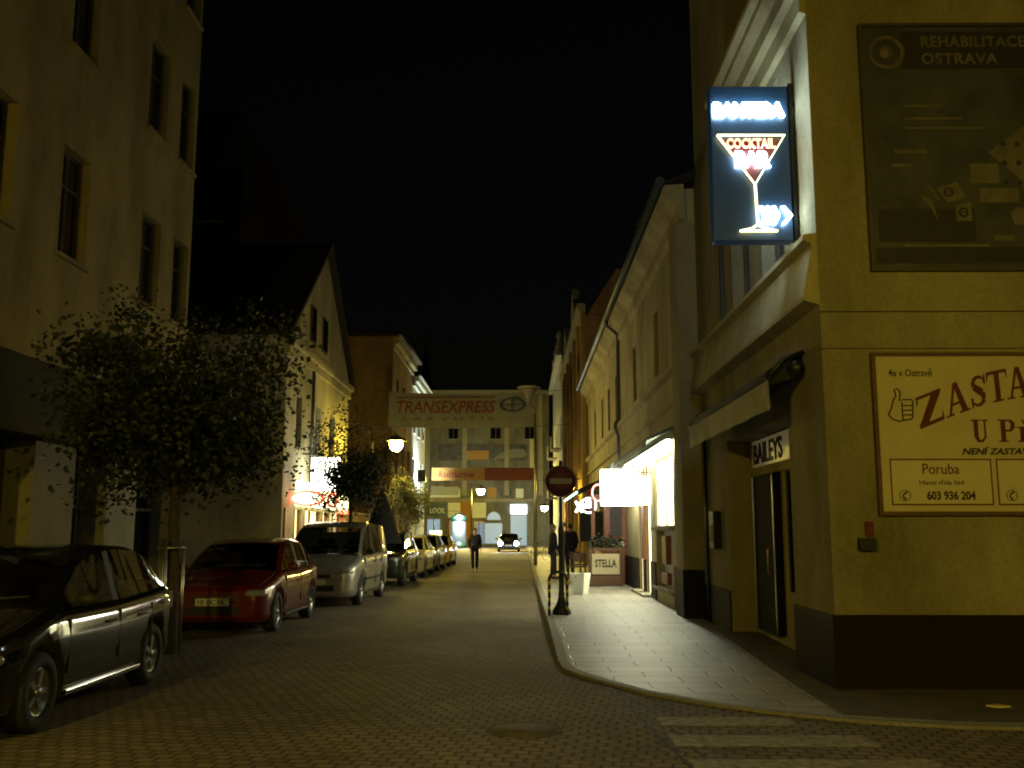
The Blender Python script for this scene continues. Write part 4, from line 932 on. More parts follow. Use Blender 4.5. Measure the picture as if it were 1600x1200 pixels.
for a, b, c, d, k in ((668, 690, 836, 812, 'e_cool'), (702, 718, 836, 814, 'e_dimwarm'), (828, 838, 834, 800, 'e_dim'), (740, 758, 834, 815, 'e_dimwarm')):
    m = MB(); m.obox(OFb, uf, nf, fpx(a), fpx(b), .02, .08, .2, fz(d)); o = m.build('shop_window', P[k], fb)
    m = MB()
    for q in range(3): xx = fpx(a) + (fpx(b) - fpx(a) - .08) * q / 2; m.obox(OFb, uf, nf, xx, xx + .08, .085, .14, .2, fz(d))
    m.build('frame', P['frame'], o)
for a, b, c, d, k in ((690, 720, 779, 766, 'panelwhite'), (762, 776, 780, 764, 'ybanner'), (782, 800, 780, 766, 'poster'), (806, 818, 780, 766, 'panelwhite'), (828, 837, 735, 690, 'vinyl')):
    m = MB(); m.obox(OFb, uf, nf, fpx(a), fpx(b), .02, .12, fz(c), fz(d)); m.build('wall_sign', P[k], fb)
for x in (668, 726, 792, 845):
    m = MB(); m.obox(OFb, uf, nf, fpx(x) - .25, fpx(x) + .25, .01, .22, fz(776), 16.3); m.build('pilaster', P['stone'], fb)
m = MB(); m.prism([(fpx(674) - 18, 104.98, fz(762)), (fpx(674) - 18, 103.9, fz(776)), (fpx(674) - 18, 103.9, fz(780)), (fpx(674) - 18, 104.98, fz(768))], (3.0, 0, 0)); m.build('awning', P['panelwhite'], fb)
m = MB(); m.box(-17.5, 2.8, 106, 120, 0, 16.2); m.build('core', P['darkpl'], fb)
m = MB(); m.box(-18.3, 3.2, 104.6, 106, 16.4, 16.8); m.build('cornice', P['stone'], fb)
fb2 = thing('far_low_building', 'lower dark building right of the pale building at the street end', 'building', (9, 118, 0))
m = MB(); facade(m, (3.3, 112, 0), uf, nf, 14, 0, 13, [(1, 2.4, 4, 6.5), (4, 5.4, 4, 6.5), (1, 2.4, 8, 10.5)], .3, .8); m.build('wall', P['pinkpl'], fb2)
for h in ((1, 2.4, 4, 6.5), (4, 5.4, 4, 6.5), (1, 2.4, 8, 10.5)): window(fb2, (3.3, 112, 0), uf, nf, h, .25, 'frame', 'pane')
m = MB(); m.prism([(3.2, 111.9, 13.02), (17.4, 111.9, 13.02), (10, 111.9, 15)], (0, 10, 0)); m.build('roof', P['roof'], fb2)
t = thing('advert_column', 'round blue lit advertising column in the far square', 'kiosk', (-6.0, 94, 0))
m = MB(); m.lathe([(.75, 0), (.75, .4), (.65, .45), (.65, 2.7), (.8, 2.75), (.8, 2.95), (.3, 3.3), (0, 3.35)], (-6.0, 94, 0), 20); m.build('drum', P['signgreen'], t)
m = MB(); m.lathe([(.66, .6), (.66, 2.5)], (-6.0, 94, 0), 20); m.build('lit_poster', P['e_cool'], t)

# banners across the street
bt = thing('street_banner', 'white banner with red italic lettering strung high across the street', 'banner', (-3, 48, 6.9))
bx0, bx1, bz0, bz1, by = -6.62, .66, 6.75, 8.48, 48
m = MB(); N = 28
def bp(i, t): x = bx0 + (bx1 - bx0) * i / N; return (x, by + .05 * math.sin(i * 1.1) * (1 - t), bz0 + (bz1 - bz0) * t - .10 * math.sin(math.pi * i / N))
for i in range(N):
    for j in range(4): m.quad(bp(i, j/4), bp(i+1, j/4), bp(i+1, (j+1)/4), bp(i, (j+1)/4))
o = m.build('cloth', P['bannercloth'], bt); s_ = o.modifiers.new('solid', 'SOLIDIFY'); s_.thickness = .01
m = MB(); put_text(m, "TRANSEXPRESS", (-3.75, by - .09, 7.72), uf, (0, 0, 1), 4.9, .62, bold=.012, shear=.2, ext=.01); m.box(-6.25, -1.3, by - .10, by - .08, 8.16, 8.22); m.build('red_lettering', P['bred'], bt)
m = MB(); put_text(m, "L A K V U T I E", (-3.6, by - .09, 7.13), uf, (0, 0, 1), 4.6, .16, bold=.005, ext=.01); m.build('dark_lettering', P['bblue'], bt); m = MB()
for q in range(1): m.lathe([(.52, 0), (.52, -.012), (.40, -.012), (.40, 0), (.52, 0)], (0, 0, 0), 28, 'y')
m.v[:] = [Vector((v.x * 1.25 - .45, v.y + by - .08, v.z * .72 + 7.82)) for v in m.v]
m.box(-.98, .08, by - .10, by - .085, 7.79, 7.85); m.box(-.5, -.42, by - .105, by - .085, 7.5, 8.14); m.build('round_emblem', P['bblue'], bt)
for x, y_ in ((bx0, XL - .05), (bx1, XM + .03)):
    for z in (bz0, bz1): m = MB(); m.tube([(x, by, z), (y_, by, z + .15)], .012, 5); m.build('rope', P['metal'], bt)
b2 = thing('street_banner', 'low yellow and red banner strung across the far street', 'banner', (-3, 70, 5.3))
m = MB(); m.box(-6.46, -2.66, 70, 70.02, 5.2, 6.12); o = m.build('yellow_cloth', P['ybanner'], b2)
m = MB(); put_text(m, "kulturne", (-4.7, 69.985, 5.66), uf, (0, 0, 1), 2.6, .5, bold=.02, shear=.2); m.build('lettering', P['redtxt'], o)
m = MB(); m.box(-2.66, .92, 70, 70.02, 5.2, 6.12); o = m.build('red_cloth', P['rbanner'], b2)
for x in (-6.46, .92):
    for z in (5.2, 6.12): m = MB(); m.tube([(x, 70.01, z), (XL - .05 if x < -3 else 2.8, 70.01, z + .1)], .015, 5); m.build('rope', P['metal'], b2)

# ------------------------------------------------------------------ street lamps
def lamp(loc, gx, gz, label, em='lamp', r=.17, pole=True):
    t = thing('street_lamp', label, 'street lamp', loc, group=None)
    x, y, z = loc; gy = y
    m = MB(); m.tube([(x, y, z), (x, y, z + .8)], [.09, .075], 10); m.tube([(x, y, z + .8), (x, y, gz + .45)], [.055, .035], 10); m.build('pole', P['metal'], t)
    m = MB(); m.tube([(x, y, gz + .45), (x + (gx - x)*.4, y, gz + .62), (gx, y, gz + .5), (gx, y, gz + r)], .025, 8); m.build('arm', P['metal'], t)
    m = MB(); m.ball((gx, gy, gz), r); m.build('globe', P[em], t)
    m = MB(); dr = 0 if em == 'lamp_near' else .55; m.lathe([(r*1.7, gz + r*dr), (r*1.05, gz + r*1.15), (.03, gz + r*1.5)], (gx, gy, 0), 16); m.build('hood', P['metal'], t)
    return t
lamp((-5.95, 38.6, .1), -5.0, 5.0, 'glowing street lamp on the left pavement before the ochre building', r=.26)
lamp((-4.3, 84, 0), -3.5, 5.0, 'glowing street lamp on a thin pole over the far square', 'lamp_far', .30)
lamp((2.4, 62, .1), 1.45, 3.05, 'low glowing street lamp on the right before the pale house', 'lamp_low', r=.20)
lamp((-8.2, 92, 0), -5.85, 2.9, 'cold white lamp glowing in the far square', 'lamp_white', .22)
lamp((6.6, -5.5, 0), 5.8, 5.3, 'near street lamp standing by the side street behind the viewer', 'lamp_near', .20)
lamp((-6.2, -2.2, .1), -5.0, 5.3, 'near street lamp on the same pavement as the parked cars, behind the viewer', 'lamp_near', .20)
t = thing('wall_lantern', 'sodium wall lantern over the pub awning beyond the no entry disc', 'wall lantern', (2.95, 46, 3.6))
m = MB(); m.tube([(2.96, 46, 4.0), (2.6, 46, 4.05), (2.35, 46, 3.95), (2.35, 46, 3.78)], .02); m.build('bracket', P['metal'], t)
m = MB(); m.ball((2.35, 46, 3.63), .14); m.build('globe', P['lamp'], t)
m = MB(); m.lathe([(.22, 3.70), (.14, 3.80), (.03, 3.84)], (2.35, 46, 0), 14); m.build('hood', P['metal'], t)
t = thing('mast_lamp', 'unlit mast lamp with flat disc top and conical bowl above the banner', 'street lamp', (.62, 44, .1))
m = MB(); m.tube([(.62, 44, .1), (.62, 44, 6.9)], [.09, .05], 10); m.build('pole', P['steel'], t)
m = MB(); m.lathe([(.06, 6.9), (.12, 6.95), (.34, 7.42), (.36, 7.5)], (.35, 44, .55), 20); m.tube([(.62, 44, 6.9), (.35, 44, 7.5)], .04); m.build('bowl', P['greypl'], t)
m = MB(); m.lathe([(.0, 8.06), (.54, 8.06), (.54, 8.13), (.0, 8.16)], (.35, 44, 0), 24); m.build('disc', P['stone'], t)

# ------------------------------------------------------------------ trees
def tree(loc, cz, rad, nleaf, leafsize, seed, label, lm='leaf', trunk=.07, sprigs=()):
    rn = random.Random(seed); t = thing('street_tree', label, 'tree', loc, group=None)
    x, y, z = loc; base = cz - rad[2] * .75
    m = MB(); top = cz + rad[2] * .55
    tp = [(x, y, z - .02), (x + .02, y, z + .3), (x - .02, y + .02, base), (x + .03, y - .02, cz), (x, y, top)]
    m.tube(tp, [trunk * 1.4, trunk, trunk * .85, trunk * .55, trunk * .15], 10)
    tips = []
    for k in range(34):
        a = k * 2.4 + rn.uniform(-.4, .4); f = rn.uniform(.0, 1)
        s = Vector((x, y, base + (top - base) * f * .85))
        phi = rn.uniform(-.9, .9); rr = rn.uniform(.45, .85) + .22 * math.sin(a * 2 + seed) * math.cos(phi * 3)
        e = Vector((x + math.cos(a) * rad[0] * rr * math.cos(phi), y + math.sin(a) * rad[1] * rr * math.cos(phi), cz + rad[2] * rr * math.sin(phi)))
        mid = (s + e) / 2 + Vector((rn.uniform(-.1, .1), rn.uniform(-.1, .1), .12))
        m.tube([s, mid, e], [trunk * .32, trunk * .2, trunk * .06], 6); tips += [e, mid * .3 + e * .7, mid]
        for q in range(3):
            e2 = e + Vector((rn.gauss(0, .3) * rad[0] * .5, rn.gauss(0, .3) * rad[1] * .5, rn.gauss(.02, .25) * rad[2] * .5)); m.tube([mid * .4 + e * .6, e2], [trunk * .12, trunk * .04], 5); tips.append(e2)
    for sx, sz in sprigs:
        e = Vector((x + sx, y, sz)); s = Vector((x + sx * .5, y, cz + rad[2] * .4)); m.tube([s, (s + e) / 2 + Vector((.05, 0, 0)), e], [trunk * .2, trunk * .12, trunk * .05], 5); tips += [e, e * .6 + s * .4, (s + e) / 2]
    m.build('trunk', P['bark'], t)
    c = MB(); per = nleaf // len(tips)
    for e in tips:
        sg = rn.uniform(.09, .19) * (rad[0] + rad[2]) / 2
        leaves(c, e, (sg, sg, sg * .8), int(per * rn.uniform(.5, 1.5)), leafsize, rn)
    c.build('crown', P[lm], t)
    return t
tree((-4.68, 13.2, 0), 3.0, (1.8, 1.7, 1.45), 18000, .085, 11, 'broad dark leafy tree between the black and the red car', 'leaf', .085, ((-.75, 4.65), (-1.4, 4.3), (.1, 4.4), (.9, 4.5), (1.45, 4.35)))
tree((-4.72, 27.1, 0), 3.2, (1.35, 1.2, 1.5), 11000, .075, 5, 'slim dark tree in front of the glowing left shop', 'leaf', .06, ((-.3, 5.0), (.2, 4.9)))
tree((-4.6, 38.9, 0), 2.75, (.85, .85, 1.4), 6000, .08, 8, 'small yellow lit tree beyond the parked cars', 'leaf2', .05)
t = thing('tree_guard', 'steel tube guard around the trunk between the black and red cars', 'tree guard', (-4.72, 13.2, 0))
for k in range(3):
    m = MB(); a = R(30 + k * 120); m.tube([(-4.72 + .17 * math.cos(a), 13.2 + .17 * math.sin(a), 0), (-4.72 + .17 * math.cos(a), 13.2 + .17 * math.sin(a), 1.5)], .025, 8); m.build('post', P['steel'], t)
m = MB(); m.tube([(-4.72 + .17 * math.cos(a * .3142), 13.2 + .17 * math.sin(a * .3142), 1.38) for a in range(21)], .018, 6); m.build('ring', P['steel'], t)
t = thing('folded_parasol', 'dark folded parasol on the left pavement behind the silver van', 'parasol', (-5.9, 40.5, .1))
t.location = (-4.85, 28.2, 0)
m = MB(); m.lathe([(.62, 1.25), (.5, 1.5), (.34, 2.0), (.2, 2.4), (.05, 2.75), (0, 2.8)], (-4.0, 28.0, 0), 12); m.xform(Matrix.Translation((0, 0, 0))); m.build('canopy', P['dkcanvas'], t)
m = MB(); m.tube([(-4.0, 28.0, 0), (-4.0, 28.0, 2.9)], .025); m.lathe([(.25, 0), (.25, .06), (.05, .1)], (-4.0, 28.0, 0), 14); m.build('pole', P['metal'], t)
t.location = (-4.85, 28.2, 0)

# ------------------------------------------------------------------ cars
def crom(tab, y):
    ys = [r[0] for r in tab]
    if y <= ys[0]: return tab[0][1:]
    if y >= ys[-1]: return tab[-1][1:]
    i = max(k for k in range(len(ys)) if ys[k] <= y); j = min(i + 1, len(ys) - 1)
    t = (y - ys[i]) / (ys[j] - ys[i])
    res = []
    for c in range(1, len(tab[0])):
        p1, p2 = tab[i][c], tab[j][c]
        def slope(k):
            if k <= 0 or k >= len(ys) - 1: return 0
            a = (tab[k][c] - tab[k-1][c]) / (ys[k] - ys[k-1]); b = (tab[k+1][c] - tab[k][c]) / (ys[k+1] - ys[k])
            return 0 if a * b <= 0 else 2 * a * b / (a + b)
        h = ys[j] - ys[i]; m1, m2 = slope(i) * h, slope(j) * h
        t2, t3 = t*t, t*t*t
        res.append((2*t3 - 3*t2 + 1)*p1 + (t3 - 2*t2 + t)*m1 + (-2*t3 + 3*t2)*p2 + (t3 - t2)*m2)
    return tuple(res)
KINDS = {
 'hatch': dict(L=4.0, W=1.74, H=1.47, wb=2.52, body=[(-2.0,.60,.28,.64),(-1.96,.70,.22,.70),(-1.8,.80,.18,.77),(-1.4,.86,.17,.86),(-1.02,.87,.17,.95),(0,.87,.17,.95),(1.2,.87,.18,.99),(1.7,.85,.2,1.02),(1.92,.78,.24,.96),(2.0,.66,.30,.86)],
   cab=[(-1.05,.95,.74),(-.80,1.10,.70),(-.30,1.37,.62),(.05,1.44,.60),(.5,1.47,.60),(1.0,1.45,.59),(1.35,1.39,.58),(1.65,1.22,.60),(1.88,1.04,.66)], wsc=-.28, rw=1.36, bp=(.22,.34), cp=1.30),
 'van': dict(L=4.4, W=1.80, H=1.82, wb=2.70, body=[(-2.2,.62,.30,.74),(-2.15,.74,.24,.82),(-1.98,.84,.2,.90),(-1.6,.89,.19,1.0),(-1.3,.90,.19,1.07),(0,.90,.19,1.10),(1.4,.90,.2,1.12),(1.95,.89,.22,1.12),(2.14,.84,.26,1.10),(2.2,.78,.32,1.05)],
   cab=[(-1.4,1.06,.78),(-1.1,1.28,.76),(-.55,1.66,.70),(-.2,1.78,.68),(.3,1.82,.69),(1.2,1.82,.69),(1.9,1.79,.68),(2.05,1.66,.70),(2.16,1.12,.78)], wsc=-.5, rw=1.92, bp=(.05,.18), cp=1.75),
 'suv': dict(L=4.2, W=1.80, H=1.63, wb=2.60, body=[(-2.1,.62,.34,.80),(-2.06,.74,.28,.86),(-1.9,.85,.24,.93),(-1.45,.89,.23,1.0),(-1.05,.90,.23,1.06),(0,.90,.23,1.06),(1.3,.90,.24,1.08),(1.85,.88,.27,1.10),(2.04,.82,.3,1.04),(2.1,.72,.38,.95)],
   cab=[(-1.1,1.05,.78),(-.85,1.22,.74),(-.4,1.50,.67),(0,1.60,.65),(.5,1.63,.65),(1.2,1.61,.64),(1.7,1.53,.63),(1.9,1.34,.66),(2.02,1.10,.72)], wsc=-.38, rw=1.72, bp=(.2,.32), cp=1.5),
 'sedan': dict(L=4.6, W=1.78, H=1.46, wb=2.65, body=[(-2.3,.62,.28,.66),(-2.25,.73,.22,.72),(-2.05,.84,.18,.80),(-1.55,.88,.17,.88),(-1.1,.89,.17,.95),(0,.89,.17,.95),(1.2,.89,.18,.99),(1.7,.88,.2,1.02),(2.2,.82,.24,1.0),(2.3,.70,.32,.9)],
   cab=[(-1.15,.95,.76),(-.85,1.12,.72),(-.3,1.38,.63),(.05,1.44,.61),(.5,1.46,.61),(1.0,1.43,.6),(1.3,1.36,.6),(1.65,1.18,.64),(1.95,1.03,.7)], wsc=-.28, rw=1.32, bp=(.22,.33), cp=1.28),
}
def wheel_parts(parent, x, y, r, side):
    m = MB(); w = .10
    m.lathe([(r*.64, -w), (r*.92, -w), (r, -w*.7), (r, w*.7), (r*.92, w), (r*.64, w), (r*.64, -w)], (x, y, r), 28, 'x')
    o = m.build('wheel', P['tyre'], parent, world=False)
    m = MB(); s = side
    m.lathe([(r*.635, -w*.9*s), (r*.62, w*.8*s), (r*.56, w*.85*s), (r*.54, w*.35*s), (.0, w*.30*s)], (x, y, r), 28, 'x')
    for k in range(5):
        a = k * 2*math.pi/5; c_, s_ = math.cos(a), math.sin(a)
        pts = [(.03, .0), (r*.56, r*.07), (r*.56, -r*.07)]
        q = [(x + s*w*.36, y + c_*p - s_*t, r + s_*p + c_*t) for p, t in ((.02, r*.10), (r*.57, r*.07), (r*.57, -r*.07), (.02, -r*.10))]
        m.prism(q, (s*w*.42, 0, 0))
    m.lathe([(r*.16, w*.3*s), (r*.14, w*.92*s), (0, w*.95*s)], (x, y, r), 14, 'x')
    m.build('rim', P['rim'], o, world=False)
def make_car(kind, paint, label, loc, rz=0, group='cars parked along the left kerb', plate=None, taxi=False, heads='lens', black_trim=False):
    K = KINDS[kind]; L, W = K['L'], K['W']
    t = thing('parked_car', label, 'car', loc, rz, group)
    rows = []; ys = []; N = 46
    for i in range(N + 1): ys.append(-L/2 + L * (.5 - .5*math.cos(math.pi*i/N)) if False else -L/2 + L*i/N)
    ys = sorted(set(ys + [K['body'][1][0], K['body'][-2][0]]))
    m = MB(); vs = []; fs = []
    half = lambda w, zb, zt: [(0, zb), (w*.86, zb), (w*.95, zb + .04), (w*.985, zb + .14), (w*.985, zb + (zt-zb)*.40), (w, zb + (zt-zb)*.52), (w, zb + (zt-zb)*.70), (w*.985, zb + (zt-zb)*.84), (w*.955, zb + (zt-zb)*.94), (w*.88, zt), (w*.5, zt + .025), (0, zt + .035)]
    nc = None
    for y in ys:
        w, zb, zt = crom(K['body'], y); h = half(w, zb, zt)
        ring = [(x, y, z) for x, z in h] + [(-x, y, z) for x, z in h[-2:0:-1]]
        nc = len(ring); vs += ring
    for i in range(len(ys) - 1):
        for k in range(nc):
            k2 = (k + 1) % nc; fs.append((i*nc+k, i*nc+k2, (i+1)*nc+k2, (i+1)*nc+k))
    m.add(vs, fs, True); m.f.append(list(range(nc))[::-1]); m.sm.append(False); m.f.append([(len(ys)-1)*nc + k for k in range(nc)]); m.sm.append(False)
    body = m.build('body', paint, t, world=False)
    r = .315 if kind in ('hatch', 'sedan') else .335
    fy, ry = -K['wb']/2 - .02, K['wb']/2 - .02
    cut = MB()
    for y in (fy, ry):
        for s in (1, -1): cut.cyl((s*(W/2 - .27), y, r + .02), (s*(W/2 + .2), y, r + .02), r + .055, n=32)
    co = cut.build('cutter', P['black'], None)
    co.parent = t; bpy.context.view_layer.update()
    b = body.modifiers.new('arch', 'BOOLEAN'); b.object = co; b.operation = 'DIFFERENCE'; b.solver = 'EXACT'
    bake(body); bpy.data.objects.remove(co)
    for y in (fy, ry):
        for s in (1, -1): wheel_parts(t, s*(W/2 - .115), y, r, s)
    # cabin
    cab = K['cab']; cy = [cab[0][0] + (cab[-1][0] - cab[0][0])*i/40 for i in range(41)]
    cy = sorted(set([round(q, 4) for q in cy] + [K['wsc'], K['rw'], K['bp'][0], K['bp'][1], K['cp']]))
    G = {k: MB() for k in ('roof', 'ws', 'rw', 'sl', 'sr', 'bl', 'br')}
    def sect(y):
        zt, wt = crom(cab, y); w, zb, belt = crom(K['body'], y); belt -= .015
        zt = max(zt, belt + .004); e = min(.055, (zt - belt) * .6)
        return [(w*.925, y, belt), (wt + .06, y, zt - e), (wt - .015, y, zt - e*.25), (wt*.5, y, zt + .004), (0, y, zt + .008)]
    for i in range(len(cy) - 1):
        a, b_ = cy[i], cy[i+1]; mid = (a + b_) / 2; A, B = sect(a), sect(b_)
        for s in (1, -1):
            A2 = [(x*s, y, z) for x, y, z in A]; B2 = [(x*s, y, z) for x, y, z in B]
            side = G['br' if s > 0 else 'bl'] if K['bp'][0] <= mid <= K['bp'][1] else (G['roof'] if mid > K['cp'] or mid < cab[0][0] + .22 else G['sr' if s > 0 else 'sl'])
            side.add([A2[0], B2[0], B2[1], A2[1]], [(0, 1, 2, 3)], True)
            G['roof'].add([A2[1], B2[1], B2[2], A2[2]], [(0, 1, 2, 3)], True)
            top = G['ws'] if mid < K['wsc'] else (G['rw'] if mid > K['rw'] and mid < cab[-1][0] - .06 else G['roof'])
            top.add([A2[2], B2[2], B2[3], A2[3]], [(0, 1, 2, 3)], True); top.add([A2[3], B2[3], B2[4], A2[4]], [(0, 1, 2, 3)], True)
    rf = G['roof'].build('roof', paint, t, world=False)
    G['ws'].build('windscreen', P['glass'], t, world=False); G['rw'].build('rear_window', P['glass'], t, world=False)
    for k in ('sl', 'sr'): G[k].build('side_window', P['glass'], t, world=False)
    for k in ('bl', 'br'): G[k].build('door_pillar', P['black'], t, world=False)
    # seats
    zb = crom(K['body'], 0)[2]
    for y in (.1, .95):
        for x in (-.36, .36):
            m = MB(); m.box(x - .22, x + .22, y - .06 + .0, y + .07, zb - .15, zb + .16); m.box(x - .12, x + .12, y - .03, y + .06, zb + .18, zb + .34); m.build('seat', P['seat'], t, .03, world=False)
    # lights, grille, plate, mirrors, handles
    w0, zb0, zt0 = K['body'][0][1:]; yf = -L/2
    hz = zt0 + .0; 
    for s in (1, -1):
        m = MB(); m.ball((0, 0, 0), 1, .20, .13, .085, 18, 12); m.xform(Matrix.Translation((s*(w0 + .02), yf + .135, hz - .02)) @ Matrix.Rotation(R(30*s), 4, 'Z') @ Matrix.Rotation(R(-18), 4, 'X')); h_ = m.build('headlight', P['lens'], t, world=False)
        if heads != 'lens':
            m = MB(); m.ball((s*(w0 + .0), yf + .045, hz - .01), .16 if heads == 'e_head' else .07, n=12, m=8); m.build('bulb', P[heads], h_, world=False)
        m = MB(); m.ball((s*(w0 - .02), yf + .035, zb0 + .12), .055, 1, .6, 1); m.build('fog_lamp', P['lens'], t, world=False)
        m = MB(); m.ball((0, 0, 0), 1, .10, .06, .065); m.xform(Matrix.Translation((s*(W/2 + .07), K['wsc'] - .42, crom(K['body'], -.7)[2] + .06))); m.tube([(s*(W/2 - .06), K['wsc'] - .40, crom(K['body'], -.7)[2]), (s*(W/2 + .05), K['wsc'] - .41, crom(K['body'], -.7)[2] + .04)], .018); m.build('mirror', P['black'] if black_trim else paint, t, world=False)
        tw = crom(K['body'], L/2 - .12)[0]; m = MB(); m.box(s*(tw - .14), s*(tw + .006), L/2 - .20, L/2 - .06, zb - .2, zb - .02); m.build('tail_light', P['signred'], t, world=False)
        for y in (-.05, .75):
            m = MB(); m.box(s*(W/2 - .01), s*(W/2 + .022), y, y + .18, zb - .20, zb - .175); m.build('door_handle', P['black'] if black_trim else paint, t, .006, world=False)
        m = MB()
        for y in (K['wsc'] - .55, .27, 1.12): m.box(s*(W/2 - .03), s*(W/2 + .0015), y, y + .010, .40, zb - .09)
        m.build('door_seam', P['black'], t, world=False)
        m = MB(); m.box(s*(W/2 - .06), s*(W/2 + .012), fy + r + .1, ry - r - .1, .22, .27); m.build('sill_trim', P['chrome'] if kind == 'hatch' and black_trim else P['black'], t, .01, world=False)
        if kind == 'van':
            m = MB(); m.box(s*(W/2 - .02), s*(W/2 + .012), fy + r + .12, ry - r - .12, .52, .57); m.build('rub_strip', P['black'], t, .006, world=False)
    # shut lines of bonnet and bumper
    m = MB(); yc = cab[0][0] - .06
    for s in (1, -1):
        pth = []
        for i in range(13):
            y = yc + (yf + .12 - yc) * i / 12; w_, z_, t_ = crom(K['body'], y); pth.append((s*w_*.86, y, t_ + .004))
        m.tube(pth, .006, 5)
    pth = []
    for s in (1, -1):
        seg = []
        for i in range(9):
            y = fy - r - .06 + (yf - fy + r + .06) * i / 8; w_, z_, t_ = crom(K['body'], y); seg.append((s*(w_*.99), y, z_ + (t_ - z_)*.62))
        pth += seg if s > 0 else seg[::-1]
    m.tube(pth, .006, 5); m.build('shut_line', P['black'], t, world=False)
    m = MB(); m.box(-.34, .34, yf - .012, yf + .02, zt0 - .065, zt0 - .050); m.box(-.34, .34, yf - .012, yf + .02, zt0 - .105, zt0 - .095); m.build('grille_bar', P['chrome'], t, .003, world=False)
    m = MB(); m.box(-.36, .36, yf - .006, yf + .05, zt0 - .13, zt0 - .05); m.build('grille', P['black'], t, .01, world=False)
    m = MB(); m.box(-.44, .44, yf - .004, yf + .05, zb0 + .03, zb0 + .16); m.build('intake', P['black'], t, .01, world=False)
    m = MB(); m.box(-.26, .26, yf - .018, yf - .007, zb0 + .175, zb0 + .285); p_ = m.build('number_plate', P['plate'], t, .003, world=False)
    if plate:
        m = MB(); put_text(m, plate, (0, yf - .02, zb0 + .23), (1, 0, 0), (0, 0, 1), .44, .075, bold=.02); m.build('lettering', P['ink'], p_, world=False)
    m = MB(); m.tube([(-.3, cab[0][0] + .06, zb + .07), (.15, cab[0][0] + .1, zb + .10)], .012); m.tube([(.1, cab[0][0] + .04, zb + .07), (.55, cab[0][0] + .1, zb + .10)], .012); m.build('wiper', P['black'], t, world=False)
    if taxi:
        m = MB(); m.box(-.28, .28, .2, .36, K['H'] + .02, K['H'] + .17); m.build('taxi_sign', P['e_taxi'], t, .02, world=False)
    return t
make_car('hatch', P['black_paint'], 'glossy black hatchback parked nearest the viewer at the left edge', (-4.76, 9.35, 0), R(1), black_trim=True)
make_car('hatch', P['red_paint'], 'dark red hatchback parked beside the broad leafy tree', (-4.80, 17.35, 0), plate='1E 0C1K')
make_car('van', P['silver_paint'], 'tall silver van like car parked behind the red hatchback', (-4.36, 23.15, 0), R(-1.5), black_trim=True)
make_car('suv', P['green_paint'], 'dark green off roader parked behind the silver car', (-4.32, 30.7, 0), R(-1))
c5 = make_car('sedan', P['white_paint'], 'pale lamp-tinted saloon with a thin roof aerial behind the dark off roader', (-4.22, 36.0, 0), R(-1), heads='e_park')
m = MB(); m.tube([(.2, .9, 1.4), (.2, 1.05, 2.0)], .012); m.build('aerial', P['black'], c5, world=False)
make_car('sedan', P['grey_paint'], 'grey saloon parked between the pale lamp-tinted saloon and the yellow taxi', (-4.20, 41.3, 0), R(-1), heads='e_park')
make_car('sedan', P['yellow_paint'], 'yellow taxi with a glowing roof sign at the end of the parked row', (-4.10, 46.6, 0), R(-1), taxi=True, heads='e_park')
oc = make_car('sedan', P['black_paint'], 'dark car driving toward the viewer with dazzling white headlights', (-1.02, 78.3, 0), 0, None, heads='e_head')
oc.name = 'oncoming_car'

